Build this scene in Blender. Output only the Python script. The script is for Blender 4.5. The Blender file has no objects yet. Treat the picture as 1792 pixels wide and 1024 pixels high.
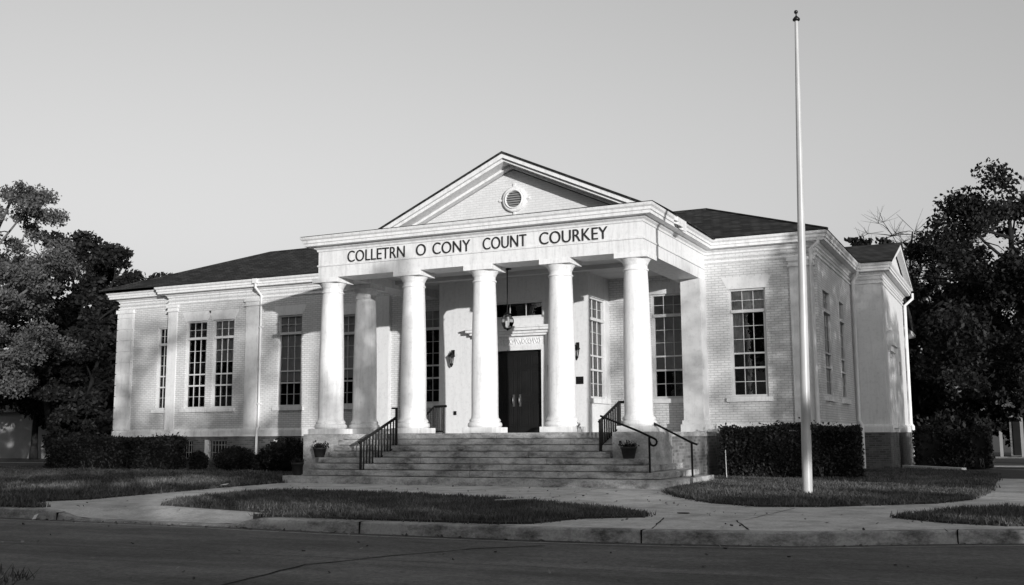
import bpy, bmesh, math, random
from mathutils import Vector, Matrix
import numpy as np
R = math.radians
SC = bpy.context.scene
COL = SC.collection

# ------------------------------------------------------------------ materials (a black-and-white photograph: every colour is a grey)
def new_mat(name):
    m = bpy.data.materials.new(name); m.use_nodes = True
    nt = m.node_tree; nt.nodes.clear()
    out = nt.nodes.new('ShaderNodeOutputMaterial')
    b = nt.nodes.new('ShaderNodeBsdfPrincipled')
    nt.links.new(b.outputs[0], out.inputs[0])
    return m, nt, b, out
def g(v, a=1): return (v, v, v, a)
def node(nt, t, **kw):
    n = nt.nodes.new(t)
    for k, v in kw.items():
        if k.startswith('i_'): n.inputs[k[2:].replace('_', ' ')].default_value = v
        else: setattr(n, k, v)
    return n
def ramp(nt, src, lo, hi, p0=0.3, p1=0.7):
    r = nt.nodes.new('ShaderNodeValToRGB')
    r.color_ramp.elements[0].position = p0; r.color_ramp.elements[1].position = p1
    r.color_ramp.elements[0].color = g(lo); r.color_ramp.elements[1].color = g(hi)
    nt.links.new(src, r.inputs[0]); return r
def mixc(nt, fac, a, b, mode='MIX'):
    n = nt.nodes.new('ShaderNodeMix'); n.data_type = 'RGBA'; n.blend_type = mode
    for sock, v in ((n.inputs[0], fac), (n.inputs[6], a), (n.inputs[7], b)):
        if hasattr(v, 'is_output'): nt.links.new(v, sock)
        else: sock.default_value = v
    return n.outputs[2]
def noise(nt, pos, scale, detail=5, rough=0.6):
    n = node(nt, 'ShaderNodeTexNoise'); n.inputs['Scale'].default_value = scale
    n.inputs['Detail'].default_value = detail; n.inputs['Roughness'].default_value = rough
    nt.links.new(pos, n.inputs['Vector']); return n.outputs['Fac']
def geo_pos(nt): return nt.nodes.new('ShaderNodeNewGeometry').outputs['Position']
def scaled(nt, pos, sx, sy, sz):
    m = node(nt, 'ShaderNodeMapping'); m.inputs['Scale'].default_value = (sx, sy, sz)
    nt.links.new(pos, m.inputs['Vector']); return m.outputs[0]
def bump(nt, b, h, strength, dist):
    n = node(nt, 'ShaderNodeBump'); n.inputs['Strength'].default_value = strength; n.inputs['Distance'].default_value = dist
    nt.links.new(h, n.inputs['Height']); nt.links.new(n.outputs[0], b.inputs['Normal'])
def wall_uv(nt):
    """(run along the wall, height) on walls facing either axis"""
    ge = nt.nodes.new('ShaderNodeNewGeometry')
    sp = nt.nodes.new('ShaderNodeSeparateXYZ'); nt.links.new(ge.outputs['Position'], sp.inputs[0])
    sn = nt.nodes.new('ShaderNodeSeparateXYZ'); nt.links.new(ge.outputs['Normal'], sn.inputs[0])
    ab = node(nt, 'ShaderNodeMath', operation='ABSOLUTE'); nt.links.new(sn.outputs[0], ab.inputs[0])
    gt = node(nt, 'ShaderNodeMath', operation='GREATER_THAN'); nt.links.new(ab.outputs[0], gt.inputs[0]); gt.inputs[1].default_value = 0.6
    mx = node(nt, 'ShaderNodeMix'); mx.data_type = 'FLOAT'
    nt.links.new(gt.outputs[0], mx.inputs[0]); nt.links.new(sp.outputs[0], mx.inputs[2]); nt.links.new(sp.outputs[1], mx.inputs[3])
    cb = nt.nodes.new('ShaderNodeCombineXYZ'); nt.links.new(mx.outputs[0], cb.inputs[0]); nt.links.new(sp.outputs[2], cb.inputs[1])
    return cb.outputs[0], ge.outputs['Position']

def mat_plain(name, v, rough=0.6, var=0.0, scale=3.0, metal=0.0, bmp=0.0):
    m, nt, b, o = new_mat(name)
    b.inputs['Roughness'].default_value = rough; b.inputs['Metallic'].default_value = metal
    if var:
        p = geo_pos(nt)
        r = ramp(nt, noise(nt, p, scale), max(0, v * (1 - var)), v * (1 + var * .5))
        nt.links.new(r.outputs[0], b.inputs['Base Color'])
        if bmp: bump(nt, b, noise(nt, p, scale * 12), bmp, 0.01)
    else: b.inputs['Base Color'].default_value = g(v)
    if v < .02: b.inputs['Specular IOR Level'].default_value = .2
    return m
def mat_brick(name, face, mortar, var, bw=0.215, bh=0.072, msz=0.011, bstr=0.6, grime=0.18):
    m, nt, b, o = new_mat(name)
    uv, pos = wall_uv(nt)
    br = node(nt, 'ShaderNodeTexBrick')
    for k, v in (('Scale', 1.0), ('Brick Width', bw), ('Row Height', bh), ('Mortar Size', msz), ('Mortar Smooth', 0.3), ('Bias', 0.0)):
        br.inputs[k].default_value = v
    br.inputs['Color1'].default_value = g(face * (1 - var)); br.inputs['Color2'].default_value = g(face * (1 + var)); br.inputs['Mortar'].default_value = g(mortar)
    nt.links.new(uv, br.inputs['Vector'])
    dirt = ramp(nt, noise(nt, scaled(nt, pos, 1, 1, .45), 1.3, 8, .7), 1 - grime, 1.0, .3, .62)
    c = mixc(nt, 1.0, br.outputs['Color'], dirt.outputs[0], 'MULTIPLY')
    nt.links.new(c, b.inputs['Base Color']); b.inputs['Roughness'].default_value = 0.65
    inv = node(nt, 'ShaderNodeMath', operation='SUBTRACT'); inv.inputs[0].default_value = 1; nt.links.new(br.outputs['Fac'], inv.inputs[1])
    ad = node(nt, 'ShaderNodeMath', operation='MULTIPLY_ADD'); nt.links.new(noise(nt, pos, 22, 4), ad.inputs[0]); ad.inputs[1].default_value = .5
    nt.links.new(inv.outputs[0], ad.inputs[2])
    bump(nt, b, ad.outputs[0], bstr, 0.012)
    return m
def mat_stained(name, v, stain, joints=None, rough=.8):
    """stone or concrete with blotches of wear"""
    m, nt, b, o = new_mat(name)
    p = geo_pos(nt)
    n1 = ramp(nt, noise(nt, scaled(nt, p, 1, 1, 2.2), 1.5, 9, .78), v * stain, v * 1.12, .36, .56)
    n2 = ramp(nt, noise(nt, p, 26, 4, .7), .72, 1.12, .3, .7)
    c = mixc(nt, 1.0, n1.outputs[0], n2.outputs[0], 'MULTIPLY')
    nt.links.new(c, b.inputs['Base Color']); b.inputs['Roughness'].default_value = rough
    bump(nt, b, noise(nt, p, 40, 5), .35, .006)
    return m
def mat_weathered(name, v, rough=.55, lo=.80):
    """old paint with faint rain streaks and scuffs"""
    m, nt, b, o = new_mat(name)
    p = geo_pos(nt)
    st = ramp(nt, noise(nt, scaled(nt, p, 5, 5, .45), 1.6, 7, .7), v*lo, v*1.03, .30, .52)
    sp = ramp(nt, noise(nt, p, 9, 6, .75), .86, 1.03, .30, .50)
    c = mixc(nt, 1.0, st.outputs[0], sp.outputs[0], 'MULTIPLY')
    nt.links.new(c, b.inputs['Base Color']); b.inputs['Roughness'].default_value = rough
    bump(nt, b, noise(nt, p, 30, 5), .2, .008)
    return m
def mat_asphalt(name):
    m, nt, b, o = new_mat(name)
    p = geo_pos(nt)
    base = ramp(nt, noise(nt, scaled(nt, p, .12, 1.1, 1), 1.0, 5, .6), .05, .135, .3, .7)
    fine = ramp(nt, noise(nt, p, 16, 6, .9), .35, 1.9, .3, .70)
    pt = ramp(nt, noise(nt, scaled(nt, p, .5, .9, 1), .8, 7, .72), .62, 1.3, .35, .65)
    base_c = mixc(nt, 1.0, base.outputs[0], pt.outputs[0], 'MULTIPLY')
    c = mixc(nt, 1.0, base_c, fine.outputs[0], 'MULTIPLY')
    nt.links.new(c, b.inputs['Base Color']); b.inputs['Roughness'].default_value = .85
    b.inputs['Specular IOR Level'].default_value = .25
    bump(nt, b, noise(nt, p, 90, 3, .8), .5, .01)
    return m
def mat_shingle(name, v):
    m, nt, b, o = new_mat(name)
    p = geo_pos(nt)
    br = node(nt, 'ShaderNodeTexBrick')
    for k, q in (('Scale', 1.0), ('Brick Width', .3), ('Row Height', .2), ('Mortar Size', .02)): br.inputs[k].default_value = q
    br.inputs['Color1'].default_value = g(v * .45); br.inputs['Color2'].default_value = g(v * 1.7); br.inputs['Mortar'].default_value = g(v * .35)
    sp = nt.nodes.new('ShaderNodeSeparateXYZ'); nt.links.new(p, sp.inputs[0])
    sm = node(nt, 'ShaderNodeMath', operation='ADD'); nt.links.new(sp.outputs[0], sm.inputs[0]); nt.links.new(sp.outputs[1], sm.inputs[1])
    z3 = node(nt, 'ShaderNodeMath', operation='MULTIPLY'); nt.links.new(sp.outputs[2], z3.inputs[0]); z3.inputs[1].default_value = 2.4
    cb = nt.nodes.new('ShaderNodeCombineXYZ'); nt.links.new(sm.outputs[0], cb.inputs[0]); nt.links.new(z3.outputs[0], cb.inputs[1])
    nt.links.new(cb.outputs[0], br.inputs['Vector'])
    d = ramp(nt, noise(nt, p, 2.2, 6), .6, 1.3)
    c = mixc(nt, 1.0, br.outputs['Color'], d.outputs[0], 'MULTIPLY')
    nt.links.new(c, b.inputs['Base Color']); b.inputs['Roughness'].default_value = .9; b.inputs['Specular IOR Level'].default_value = .2
    return m
def mat_leaf(name, v, var=.5, transl=.25):
    m, nt, b, o = new_mat(name)
    oi = nt.nodes.new('ShaderNodeNewGeometry')
    r = ramp(nt, oi.outputs['Random Per Island'], v * (1 - var), v * (1 + var), 0, 1)
    nt.links.new(r.outputs[0], b.inputs['Base Color']); b.inputs['Roughness'].default_value = .6
    b.inputs['Specular IOR Level'].default_value = .25
    tr = nt.nodes.new('ShaderNodeBsdfTranslucent'); nt.links.new(r.outputs[0], tr.inputs[0])
    mx = nt.nodes.new('ShaderNodeMixShader'); mx.inputs[0].default_value = transl
    nt.links.new(b.outputs[0], mx.inputs[1]); nt.links.new(tr.outputs[0], mx.inputs[2]); nt.links.new(mx.outputs[0], o.inputs[0])
    return m
def patchy(m, v, lo, hi, sc):
    nt = m.node_tree; r = [n for n in nt.nodes if n.type == 'VALTORGB'][0]
    p = geo_pos(nt); f = ramp(nt, noise(nt, scaled(nt, p, 1, 1, 0), sc, 5, .65), lo, hi, .3, .7)
    c = mixc(nt, 1.0, r.outputs[0], f.outputs[0], 'MULTIPLY')
    for l in list(r.outputs[0].links):
        if l.to_node.type != 'MIX': nt.links.new(c, l.to_socket)
    return m
def mat_glass(name, tint=.85, refl=1.0):
    m, nt, b, o = new_mat(name)
    nt.nodes.remove(b)
    t = nt.nodes.new('ShaderNodeBsdfTransparent'); t.inputs[0].default_value = g(tint)
    gl = nt.nodes.new('ShaderNodeBsdfGlossy'); gl.inputs['Roughness'].default_value = .015; gl.inputs[0].default_value = g(1)
    p = geo_pos(nt)
    bp = node(nt, 'ShaderNodeBump'); bp.inputs['Strength'].default_value = .12; bp.inputs['Distance'].default_value = .02
    nt.links.new(noise(nt, p, 3.0, 2), bp.inputs['Height']); nt.links.new(bp.outputs[0], gl.inputs['Normal'])
    fr = nt.nodes.new('ShaderNodeFresnel'); fr.inputs[0].default_value = 1.52
    mu = node(nt, 'ShaderNodeMath', operation='MULTIPLY'); nt.links.new(fr.outputs[0], mu.inputs[0]); mu.inputs[1].default_value = refl
    mx = nt.nodes.new('ShaderNodeMixShader'); nt.links.new(mu.outputs[0], mx.inputs[0])
    nt.links.new(t.outputs[0], mx.inputs[1]); nt.links.new(gl.outputs[0], mx.inputs[2]); nt.links.new(mx.outputs[0], o.inputs[0])
    return m

M = dict(
    brick=mat_brick('painted_brick', .67, .47, .06),
    tymp=mat_brick('painted_brick_gable', .68, .60, .04, bstr=.4, grime=.1),
    dark_brick=mat_brick('bare_brick', .115, .17, .4, grime=.5),
    podium_brick=mat_brick('worn_brick', .22, .30, .4, bw=.23, bh=.085, grime=.6),
    trim=mat_weathered('white_paint', .72),
    stucco=mat_weathered('painted_render', .66, .7, .92),
    column=mat_weathered('column_paint', .76),
    ceiling=mat_plain('porch_ceiling_paint', .55, .7, .15, 1.5),
    stone=mat_stained('step_stone', .46, .25),
    block=mat_stained('block_render', .5, .6),
    concrete=mat_stained('path_concrete', .52, .6),
    curb=mat_stained('curb_concrete', .36, .22),
    asphalt=mat_asphalt('road_asphalt'),
    soil=mat_plain('turf_soil', .035, .95, .5, 1.5, bmp=.5),
    shingle=mat_shingle('roof_shingle', .03),
    house_shingle=mat_shingle('house_shingle', .09),
    black=mat_plain('black_metal', .006, .6, .2, 8),
    door=mat_plain('door_paint', .013, .45, .3, 2),
    nickel=mat_plain('brushed_metal', .3, .45, metal=1.0),
    sash=mat_plain('sash_paint', .60, .5, .1, 4),
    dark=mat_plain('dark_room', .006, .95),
    blind=mat_plain('roller_blind', .36, .8, .12, 3),
    curtain=mat_plain('net_curtain', .6, .8, .35, 9),
    glass=mat_glass('window_glass', .92, 1.0),
    lamp_glass=mat_glass('lamp_glass', .9, 1.2),
    louvre=mat_plain('louvre_paint', .28, .6, .1, 3),
    pole=mat_plain('pole_paint', .46, .35, .15, 1.5),
    bronze=mat_plain('dark_bronze', .03, .35, metal=.7),
    letter=mat_plain('letter_metal', .02, .4),
    grass=patchy(mat_leaf('grass_blade', .075, .6, .2), 0, .5, 1.9, .9),
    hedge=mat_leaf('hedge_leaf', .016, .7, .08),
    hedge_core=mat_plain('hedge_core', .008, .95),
    leaf_pale=mat_leaf('pale_leaf', .10, .45, .25),
    leaf_dark=mat_leaf('dark_leaf', .012, .6, .15),
    leaf_mid=mat_leaf('mid_leaf', .045, .55, .2),
    bark=mat_plain('tree_bark', .018, .9, .5, 6, bmp=.6),
    bark_pale=mat_plain('pale_bark', .11, .9, .4, 6, bmp=.6),
    pot=mat_plain('pot_clay', .02, .6, .2, 5),
    petal=mat_plain('pale_petal', .6, .6),
    dry_leaf=mat_leaf('dry_leaf', .14, .7, .1),
    paper=mat_plain('litter_paper', .75, .7),
    wood=mat_plain('dry_wood', .5, .8, .2, 6),
    house_wall=mat_plain('house_paint', .24, .7, .2, 1.2),
    gutter=mat_plain('gutter_paint', .72, .45, .08, 2),
)

# ------------------------------------------------------------------ mesh helpers
class MB:
    def __init__(s): s.v = []; s.f = []; s.smooth = []
    def add(s, vs, fs, sm=False):
        o = len(s.v); s.v += [tuple(p) for p in vs]
        s.f += [tuple(i + o for i in f) for f in fs]; s.smooth += [sm] * len(fs)
    def box(s, x0, x1, y0, y1, z0, z1):
        vs = [(x0,y0,z0),(x1,y0,z0),(x1,y1,z0),(x0,y1,z0),(x0,y0,z1),(x1,y0,z1),(x1,y1,z1),(x0,y1,z1)]
        s.add(vs, [(0,3,2,1),(4,5,6,7),(0,1,5,4),(1,2,6,5),(2,3,7,6),(3,0,4,7)])
    def quad(s, *p): s.add(p, [tuple(range(len(p)))])
    def prism_z(s, pts, z0, z1):
        n = len(pts)
        s.add([(x,y,z0) for x,y in pts] + [(x,y,z1) for x,y in pts],
              [tuple(range(n))[::-1], tuple(range(n, 2*n))] + [(i,(i+1)%n,n+(i+1)%n,n+i) for i in range(n)])
    def prism_y(s, pts, y0, y1):      # pts are (x, z), counter-clockwise seen from -y
        n = len(pts)
        s.add([(x,y0,z) for x,z in pts] + [(x,y1,z) for x,z in pts],
              [tuple(range(n)), tuple(range(n, 2*n))[::-1]] + [((i+1)%n,i,n+i,n+(i+1)%n) for i in range(n)])
    def prism_x(s, pts, x0, x1):      # pts are (y, z)
        n = len(pts)
        s.add([(x0,y,z) for y,z in pts] + [(x1,y,z) for y,z in pts],
              [tuple(range(n))[::-1], tuple(range(n, 2*n))] + [(i,(i+1)%n,n+(i+1)%n,n+i) for i in range(n)])
    def tube(s, pts, rad, n=6, cap=True, sm=True):
        pts = [Vector(p) for p in pts]
        rads = rad if isinstance(rad, (list, tuple)) else [rad] * len(pts)
        vs = []; fs = []; prev = None
        for i, p in enumerate(pts):
            d = (pts[min(i+1, len(pts)-1)] - pts[max(i-1, 0)])
            if d.length < 1e-9: d = Vector((0,0,1))
            d.normalize()
            if prev is None:
                a = Vector((1,0,0)) if abs(d.x) < .8 else Vector((0,1,0))
                u = d.cross(a).normalized()
            else:
                u = (prev - d * prev.dot(d)); u = u.normalized() if u.length > 1e-6 else d.orthogonal().normalized()
            prev = u; w = d.cross(u)
            for k in range(n):
                t = 2*math.pi*k/n; vs.append(p + (u*math.cos(t) + w*math.sin(t)) * rads[i])
        for i in range(len(pts)-1):
            for k in range(n): fs.append((i*n+k, i*n+(k+1)%n, (i+1)*n+(k+1)%n, (i+1)*n+k))
        s.add(vs, fs, sm)
        if cap: s.add(vs[:n], [tuple(range(n))[::-1]]); s.add(vs[-n:], [tuple(range(n))])
    def bar(s, a, b, w, h=None):
        """a square bar from a to b"""
        s.tube([a, b], w * .707, 4, True, False)
    def lathe(s, prof, c=(0,0), n=28, sm=True):
        vs = []; fs = []
        for r, z in prof:
            for k in range(n):
                t = 2*math.pi*k/n; vs.append((c[0]+r*math.cos(t), c[1]+r*math.sin(t), z))
        for i in range(len(prof)-1):
            for k in range(n): fs.append((i*n+k, i*n+(k+1)%n, (i+1)*n+(k+1)%n, (i+1)*n+k))
        s.add(vs, fs, sm)
        if prof[0][0] > 1e-4: s.add(vs[:n], [tuple(range(n))[::-1]])
        if prof[-1][0] > 1e-4: s.add(vs[-n:], [tuple(range(n))])
    def sweep(s, path, prof, closed=False):
        """profile of (out, z) swept along a plan polyline; out is to the right of the direction of travel"""
        n = len(path); rows = []
        for i, p in enumerate(path):
            p = Vector(p)
            ds = []
            if i > 0: ds.append((p - Vector(path[i-1])).normalized())
            if i < n-1: ds.append((Vector(path[i+1]) - p).normalized())
            ns = [Vector((d.y, -d.x)) for d in ds]
            if len(ns) == 2: m = (ns[0] + ns[1]) / (1 + ns[0].dot(ns[1]))
            else: m = ns[0]
            rows.append([(p.x + m.x*o, p.y + m.y*o, z) for o, z in prof])
        k = len(prof)
        s.add([q for r in rows for q in r], [(i*k+j, (i+1)*k+j, (i+1)*k+j+1, i*k+j+1) for i in range(n-1) for j in range(k-1)])
        s.add(rows[0], [tuple(range(k))]); s.add(rows[-1], [tuple(range(k))[::-1]])
    def build(s, name, mat, parent=None, bevel=0.0, loc=None, rz=0):
        me = bpy.data.meshes.new(name); me.from_pydata(s.v, [], s.f)
        for p, q in zip(me.polygons, s.smooth): p.use_smooth = q
        me.materials.append(M[mat] if isinstance(mat, str) else mat); me.update()
        o = bpy.data.objects.new(name, me); COL.objects.link(o)
        if parent: o.parent = parent
        if loc: o.location = loc
        o.rotation_euler.z = rz
        if bevel:
            b = o.modifiers.new('bevel', 'BEVEL'); b.width = bevel; b.segments = 2; b.limit_method = 'ANGLE'; b.angle_limit = R(40)
        return o
def leaf_quads(mb, pts, size, rnd, up_bias=0.0):
    V, F = [], []
    for p in pts:
        n1 = Vector((rnd.gauss(0,1), rnd.gauss(0,1), rnd.gauss(0,1)+up_bias)); n1.normalize()
        u = n1.orthogonal().normalized(); u.rotate(Matrix.Rotation(rnd.uniform(0,6.28), 3, n1)); w_ = n1.cross(u)
        s1 = size*rnd.uniform(.6,1.3); s2 = s1*.55; p = Vector(p)
        k = len(V); V += [tuple(p-u*s1), tuple(p-w_*s2), tuple(p+u*s1), tuple(p+w_*s2)]; F.append((k,k+1,k+2,k+3))
    mb.add(V, F)
def empty(name, loc=(0,0,0), rz=0):
    o = bpy.data.objects.new(name, None); COL.objects.link(o); o.location = loc; o.rotation_euler.z = rz; o.empty_display_size = .2; return o
def tag(o, label=None, cat=None, group=None, kind=None):
    if label: o['label'] = label
    if cat: o['category'] = cat
    if group: o['group'] = group
    if kind: o['kind'] = kind
    return o
def copy_tree(o, parent=None):
    c = o.copy(); COL.objects.link(c)
    if parent: c.parent = parent
    for ch in list(o.children): copy_tree(ch, c)
    return c

# ------------------------------------------------------------------ camera
FPX, PITCH, YAW, ROLL = 1842.8, R(7.728), R(25.487), R(-.358)
fw = Vector((-math.sin(YAW)*math.cos(PITCH), math.cos(YAW)*math.cos(PITCH), math.sin(PITCH)))
rt = Vector((math.cos(YAW), math.sin(YAW), 0)); up = rt.cross(fw)
rt2 = rt*math.cos(ROLL) + up*math.sin(ROLL); up2 = -rt*math.sin(ROLL) + up*math.cos(ROLL)
cd = bpy.data.cameras.new('camera'); cam = bpy.data.objects.new('camera', cd); COL.objects.link(cam)
mw = Matrix((rt2, up2, -fw)).transposed().to_4x4(); mw.translation = Vector((18.14, -24.949, 1.232)); cam.matrix_world = mw
cd.sensor_width = 36; cd.lens = 36*FPX/1792; cd.clip_end = 3000; cd.clip_start = .1
SC.camera = cam

# ------------------------------------------------------------------ light and sky
SUN_EL, SUN_AZ = R(6.0), R(46)          # azimuth is to the right of the facade's normal (-y)
sd = Vector((math.sin(SUN_AZ)*math.cos(SUN_EL), -math.cos(SUN_AZ)*math.cos(SUN_EL), math.sin(SUN_EL)))
sl = bpy.data.lights.new('sun', 'SUN'); sl.energy = 2.55; sl.angle = R(.5); sl.color = (1, .99, .98)
so = bpy.data.objects.new('sun', sl); COL.objects.link(so); so.rotation_euler = sd.to_track_quat('Z', 'Y').to_euler(); so.location = (40, -40, 30)
w = bpy.data.worlds.new('World'); SC.world = w; w.use_nodes = True
nt = w.node_tree; nt.nodes.clear()
sky = nt.nodes.new('ShaderNodeTexSky'); sky.sky_type = 'NISHITA'; sky.sun_disc = False
sky.sun_elevation = SUN_EL; sky.sun_rotation = math.atan2(sd.x, sd.y); sky.dust_density = 1.5; sky.air_density = 2.5
bw = nt.nodes.new('ShaderNodeRGBToBW'); bg = nt.nodes.new('ShaderNodeBackground'); wo = nt.nodes.new('ShaderNodeOutputWorld')
bg.inputs[1].default_value = .15
nt.links.new(sky.outputs[0], bw.inputs[0]); nt.links.new(bw.outputs[0], bg.inputs[0]); nt.links.new(bg.outputs[0], wo.inputs[0])
SC.view_settings.view_transform = 'Standard'; SC.view_settings.look = 'None'; SC.view_settings.gamma = 1
SC.view_settings.exposure = 0.76
SC.cycles.use_denoising = True; SC.cycles.use_adaptive_sampling = False
SC.cycles.max_bounces = 6; SC.cycles.transparent_max_bounces = 12

# ------------------------------------------------------------------ COURTHOUSE
PF = 1.30                     # porch floor
D = 5.77; D2 = 6.09
XR = 9.90; XC = 13.18; XB = 14.20; YB = 12.57; YB2 = 20.0
XL = -14.05; XP = -11.20
ZB, ZT, ZC = 5.80, 6.62, 6.97
WT = 1.26                     # foot of the white water table
court = empty('courthouse')
tag(court, 'white painted brick courthouse with a columned portico, gable and dark hipped roofs', 'courthouse')

class Wall:
    """a wall face in its own plane: u runs along it, n points outward"""
    def __init__(s, o, u, n): s.o = Vector(o); s.u = Vector(u); s.n = Vector(n)
    def p(s, a, z, out=0): return tuple(s.o + s.u*a + s.n*out + Vector((0,0,z)))
def wall_panel(mb, W, u0, u1, z0, z1, holes=(), depth=.22):
    us = sorted({u0, u1, *[h[0] for h in holes], *[h[1] for h in holes]}); zs = sorted({z0, z1, *[h[2] for h in holes], *[h[3] for h in holes]})
    def inside(a, z): return any(h[0] < a < h[1] and h[2] < z < h[3] for h in holes)
    for a, b in zip(us, us[1:]):
        for c, d in zip(zs, zs[1:]):
            if not inside((a+b)/2, (c+d)/2): mb.quad(W.p(a,c), W.p(b,c), W.p(b,d), W.p(a,d))
    for a, b, c, d in holes:
        mb.quad(W.p(a,c), W.p(a,d), W.p(a,d,-depth), W.p(a,c,-depth)); mb.quad(W.p(b,d), W.p(b,c), W.p(b,c,-depth), W.p(b,d,-depth))
        mb.quad(W.p(b,c), W.p(a,c), W.p(a,c,-depth), W.p(b,c,-depth)); mb.quad(W.p(a,d), W.p(b,d), W.p(b,d,-depth), W.p(a,d,-depth))

FRONT = Wall((0,D,0), (1,0,0), (0,-1,0)); LEFTW = Wall((0,D2,0), (1,0,0), (0,-1,0))
SIDE = Wall((XC,0,0), (0,1,0), (1,0,0)); BAYF = Wall((0,YB,0), (1,0,0), (0,-1,0)); BAYS = Wall((XB,0,0), (0,1,0), (1,0,0))
YV = 4.0; VX0, VX1 = 1.78, 6.84
VEST = Wall((0,YV,0), (1,0,0), (0,-1,0)); VESTR = Wall((VX1,0,0), (0,1,0), (1,0,0))
ZW0, ZW1 = 2.30, 5.48
wins = dict(front=[(-10.27,-9.25), (-8.97,-7.95), (-5.93,-4.86), (-3.62,-2.58), (.10,1.15), (8.20,9.25), (10.60,11.69)],
            left=[(-12.0,-11.28)], side=[(6.55,7.85), (9.65,10.75)], vestr=[(4.12,5.46)])
fl = [(a, b, ZW0, ZW1 + (.12 if a < -4 else 0)) for a, b in wins['front']]
BASE_WIN = [(-10.55,-9.72,.42,1.14), (-9.12,-8.12,.42,1.14), (-5.95,-5.0,.42,1.14)]

wl = MB()
ZTOPW = ZT + .12
wall_panel(wl, FRONT, XP, XC, WT, ZTOPW, fl)
wall_panel(wl, LEFTW, XL, XP, WT, ZTOPW, [(a, b, ZW0, ZW1) for a, b in wins['left']])
wl.quad((XP,D2,WT), (XP,D,WT), (XP,D,ZTOPW), (XP,D2,ZTOPW))
wl.quad((XL,14.3,WT), (XL,D2,WT), (XL,D2,ZTOPW), (XL,14.3,ZTOPW))
wall_panel(wl, SIDE, D, YB, WT, ZTOPW, [(a, b, ZW0, ZW1) for a, b in wins['side']])
wl.quad((XL,14.3,WT), (XL,14.3,ZTOPW), (9,14.3,ZTOPW), (9,14.3,WT))
wl.build('wall', 'brick', court)
bw_ = MB()
bw_.quad(BAYF.p(XC,WT), BAYF.p(XB,WT), BAYF.p(XB,ZTOPW), BAYF.p(XC,ZTOPW))
wall_panel(bw_, BAYS, YB, YB2, WT, ZTOPW, [(13.75, 14.95, 1.5, 3.92)], .25)
bw_.quad((XB,YB2,WT), (8,YB2,WT), (8,YB2,ZTOPW), (XB,YB2,ZTOPW))
bw_.build('wall', 'stucco', court)
bw_ = MB(); bw_.box(9.0, 13.9, YB2+.001, 25.0, WT, 5.6); bw_.build('rear_wall', 'stucco', court)
vw = MB()
DOOR = (3.55, 5.32, PF, 3.79)
TRANSOM = (3.62, 5.36, 4.78, 5.30)
wall_panel(vw, VEST, VX0, VX1, PF, 6.05, [DOOR, TRANSOM], .2)
wall_panel(vw, VESTR, YV, D, PF, 6.05, [(a, b, ZW0, 5.34) for a, b in wins['vestr']])
vw.quad((VX0,D,PF), (VX0,YV,PF), (VX0,YV,6.05), (VX0,D,6.05))
vw.build('vestibule', 'stucco', court)

# foundation, water table
fd = MB()
wall_panel(fd, Wall((0,D-.03,0),(1,0,0),(0,-1,0)), XP-.02, .03, -.3, WT, BASE_WIN, .3)
fd.build('foundation', 'dark_brick', court)
fd = MB()
fd.quad((10.12,D-.03,-.3), (XC+.03,D-.03,-.3), (XC+.03,D-.03,WT), (10.12,D-.03,WT))
fd.quad((XC+.03,D-.03,-.3), (XC+.03,YB-.03,-.3), (XC+.03,YB-.03,WT), (XC+.03,D-.03,WT))
fd.quad((XC+.03,YB-.03,-.3), (XB+.03,YB-.03,-.3), (XB+.03,YB-.03,WT), (XC+.03,YB-.03,WT))
fd.quad((XB+.03,YB-.03,-.3), (XB+.03,YB2,-.3), (XB+.03,YB2,WT), (XB+.03,YB-.03,WT))
fd.build('foundation', 'dark_brick', court)
fd = MB()
fd.quad((XL-.02,D2-.03,-.3), (XP-.02,D2-.03,-.3), (XP-.02,D2-.03,WT), (XL-.02,D2-.03,WT))
fd.quad((XP-.02,D2-.03,-.3), (XP-.02,D-.03,-.3), (XP-.02,D-.03,WT), (XP-.02,D2-.03,WT))
fd.quad((XL-.02,14.3,-.3), (XL-.02,D2-.03,-.3), (XL-.02,D2-.03,WT), (XL-.02,14.3,WT))
fd.build('foundation', 'dark_brick', court)
fd = MB()
fd.box(9.0, 13.92, YB2+.002, 25.02, -.3, WT)
fd.build('foundation', 'dark_brick', court)
PATH_W = [(XL,14.3), (XL,D2), (XP,D2), (XP,D), (0.03,D)]
PATH_E = [(10.14,D), (XC,D), (XC,YB), (XB,YB), (XB,YB2)]
wt = MB(); wt2 = MB()
wprof = [(0,WT-.002), (.075,WT-.002), (.075,WT+.20), (.055,WT+.235), (.03,WT+.26), (0,WT+.275)]
wt.sweep(PATH_W, wprof); wt2.sweep(PATH_E, wprof)
wt.build('water_table', 'trim', court); wt2.build('water_table', 'trim', court)
# frieze lines of the main wall
sprof = [(0,6.30), (.03,6.30), (.045,6.33), (.03,6.36), (0,6.36)]; sprof2 = [(0,6.44), (.03,6.44), (.05,6.48), (.02,6.50), (0,6.50)]
PATH_W2 = PATH_W[:-1] + [(0,D)]; PATH_E2 = [(9.9,D)] + PATH_E[1:]
for pr_ in (sprof, sprof2):
    for pt_ in (PATH_W2, PATH_E2):
        sc = MB(); sc.sweep(pt_, pr_); sc.build('string_course', 'trim', court)
# cornice all round, portico included
FULL = [(XL,14.3), (XL,D2), (XP,D2), (XP,D), (0,D), (0,0), (XR,0), (XR,D), (XC,D), (XC,YB), (XB,YB), (XB,YB2)]
co = MB()
co.sweep(FULL, [(0,6.56), (.03,6.57), (.04,6.62), (.10,6.66), (.12,6.70), (.30,6.705), (.30,6.78), (.335,6.79), (.335,6.86), (.38,6.90), (.40,6.955), (.385,6.97), (.0,7.0)])
co.build('cornice', 'trim', court)

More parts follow.
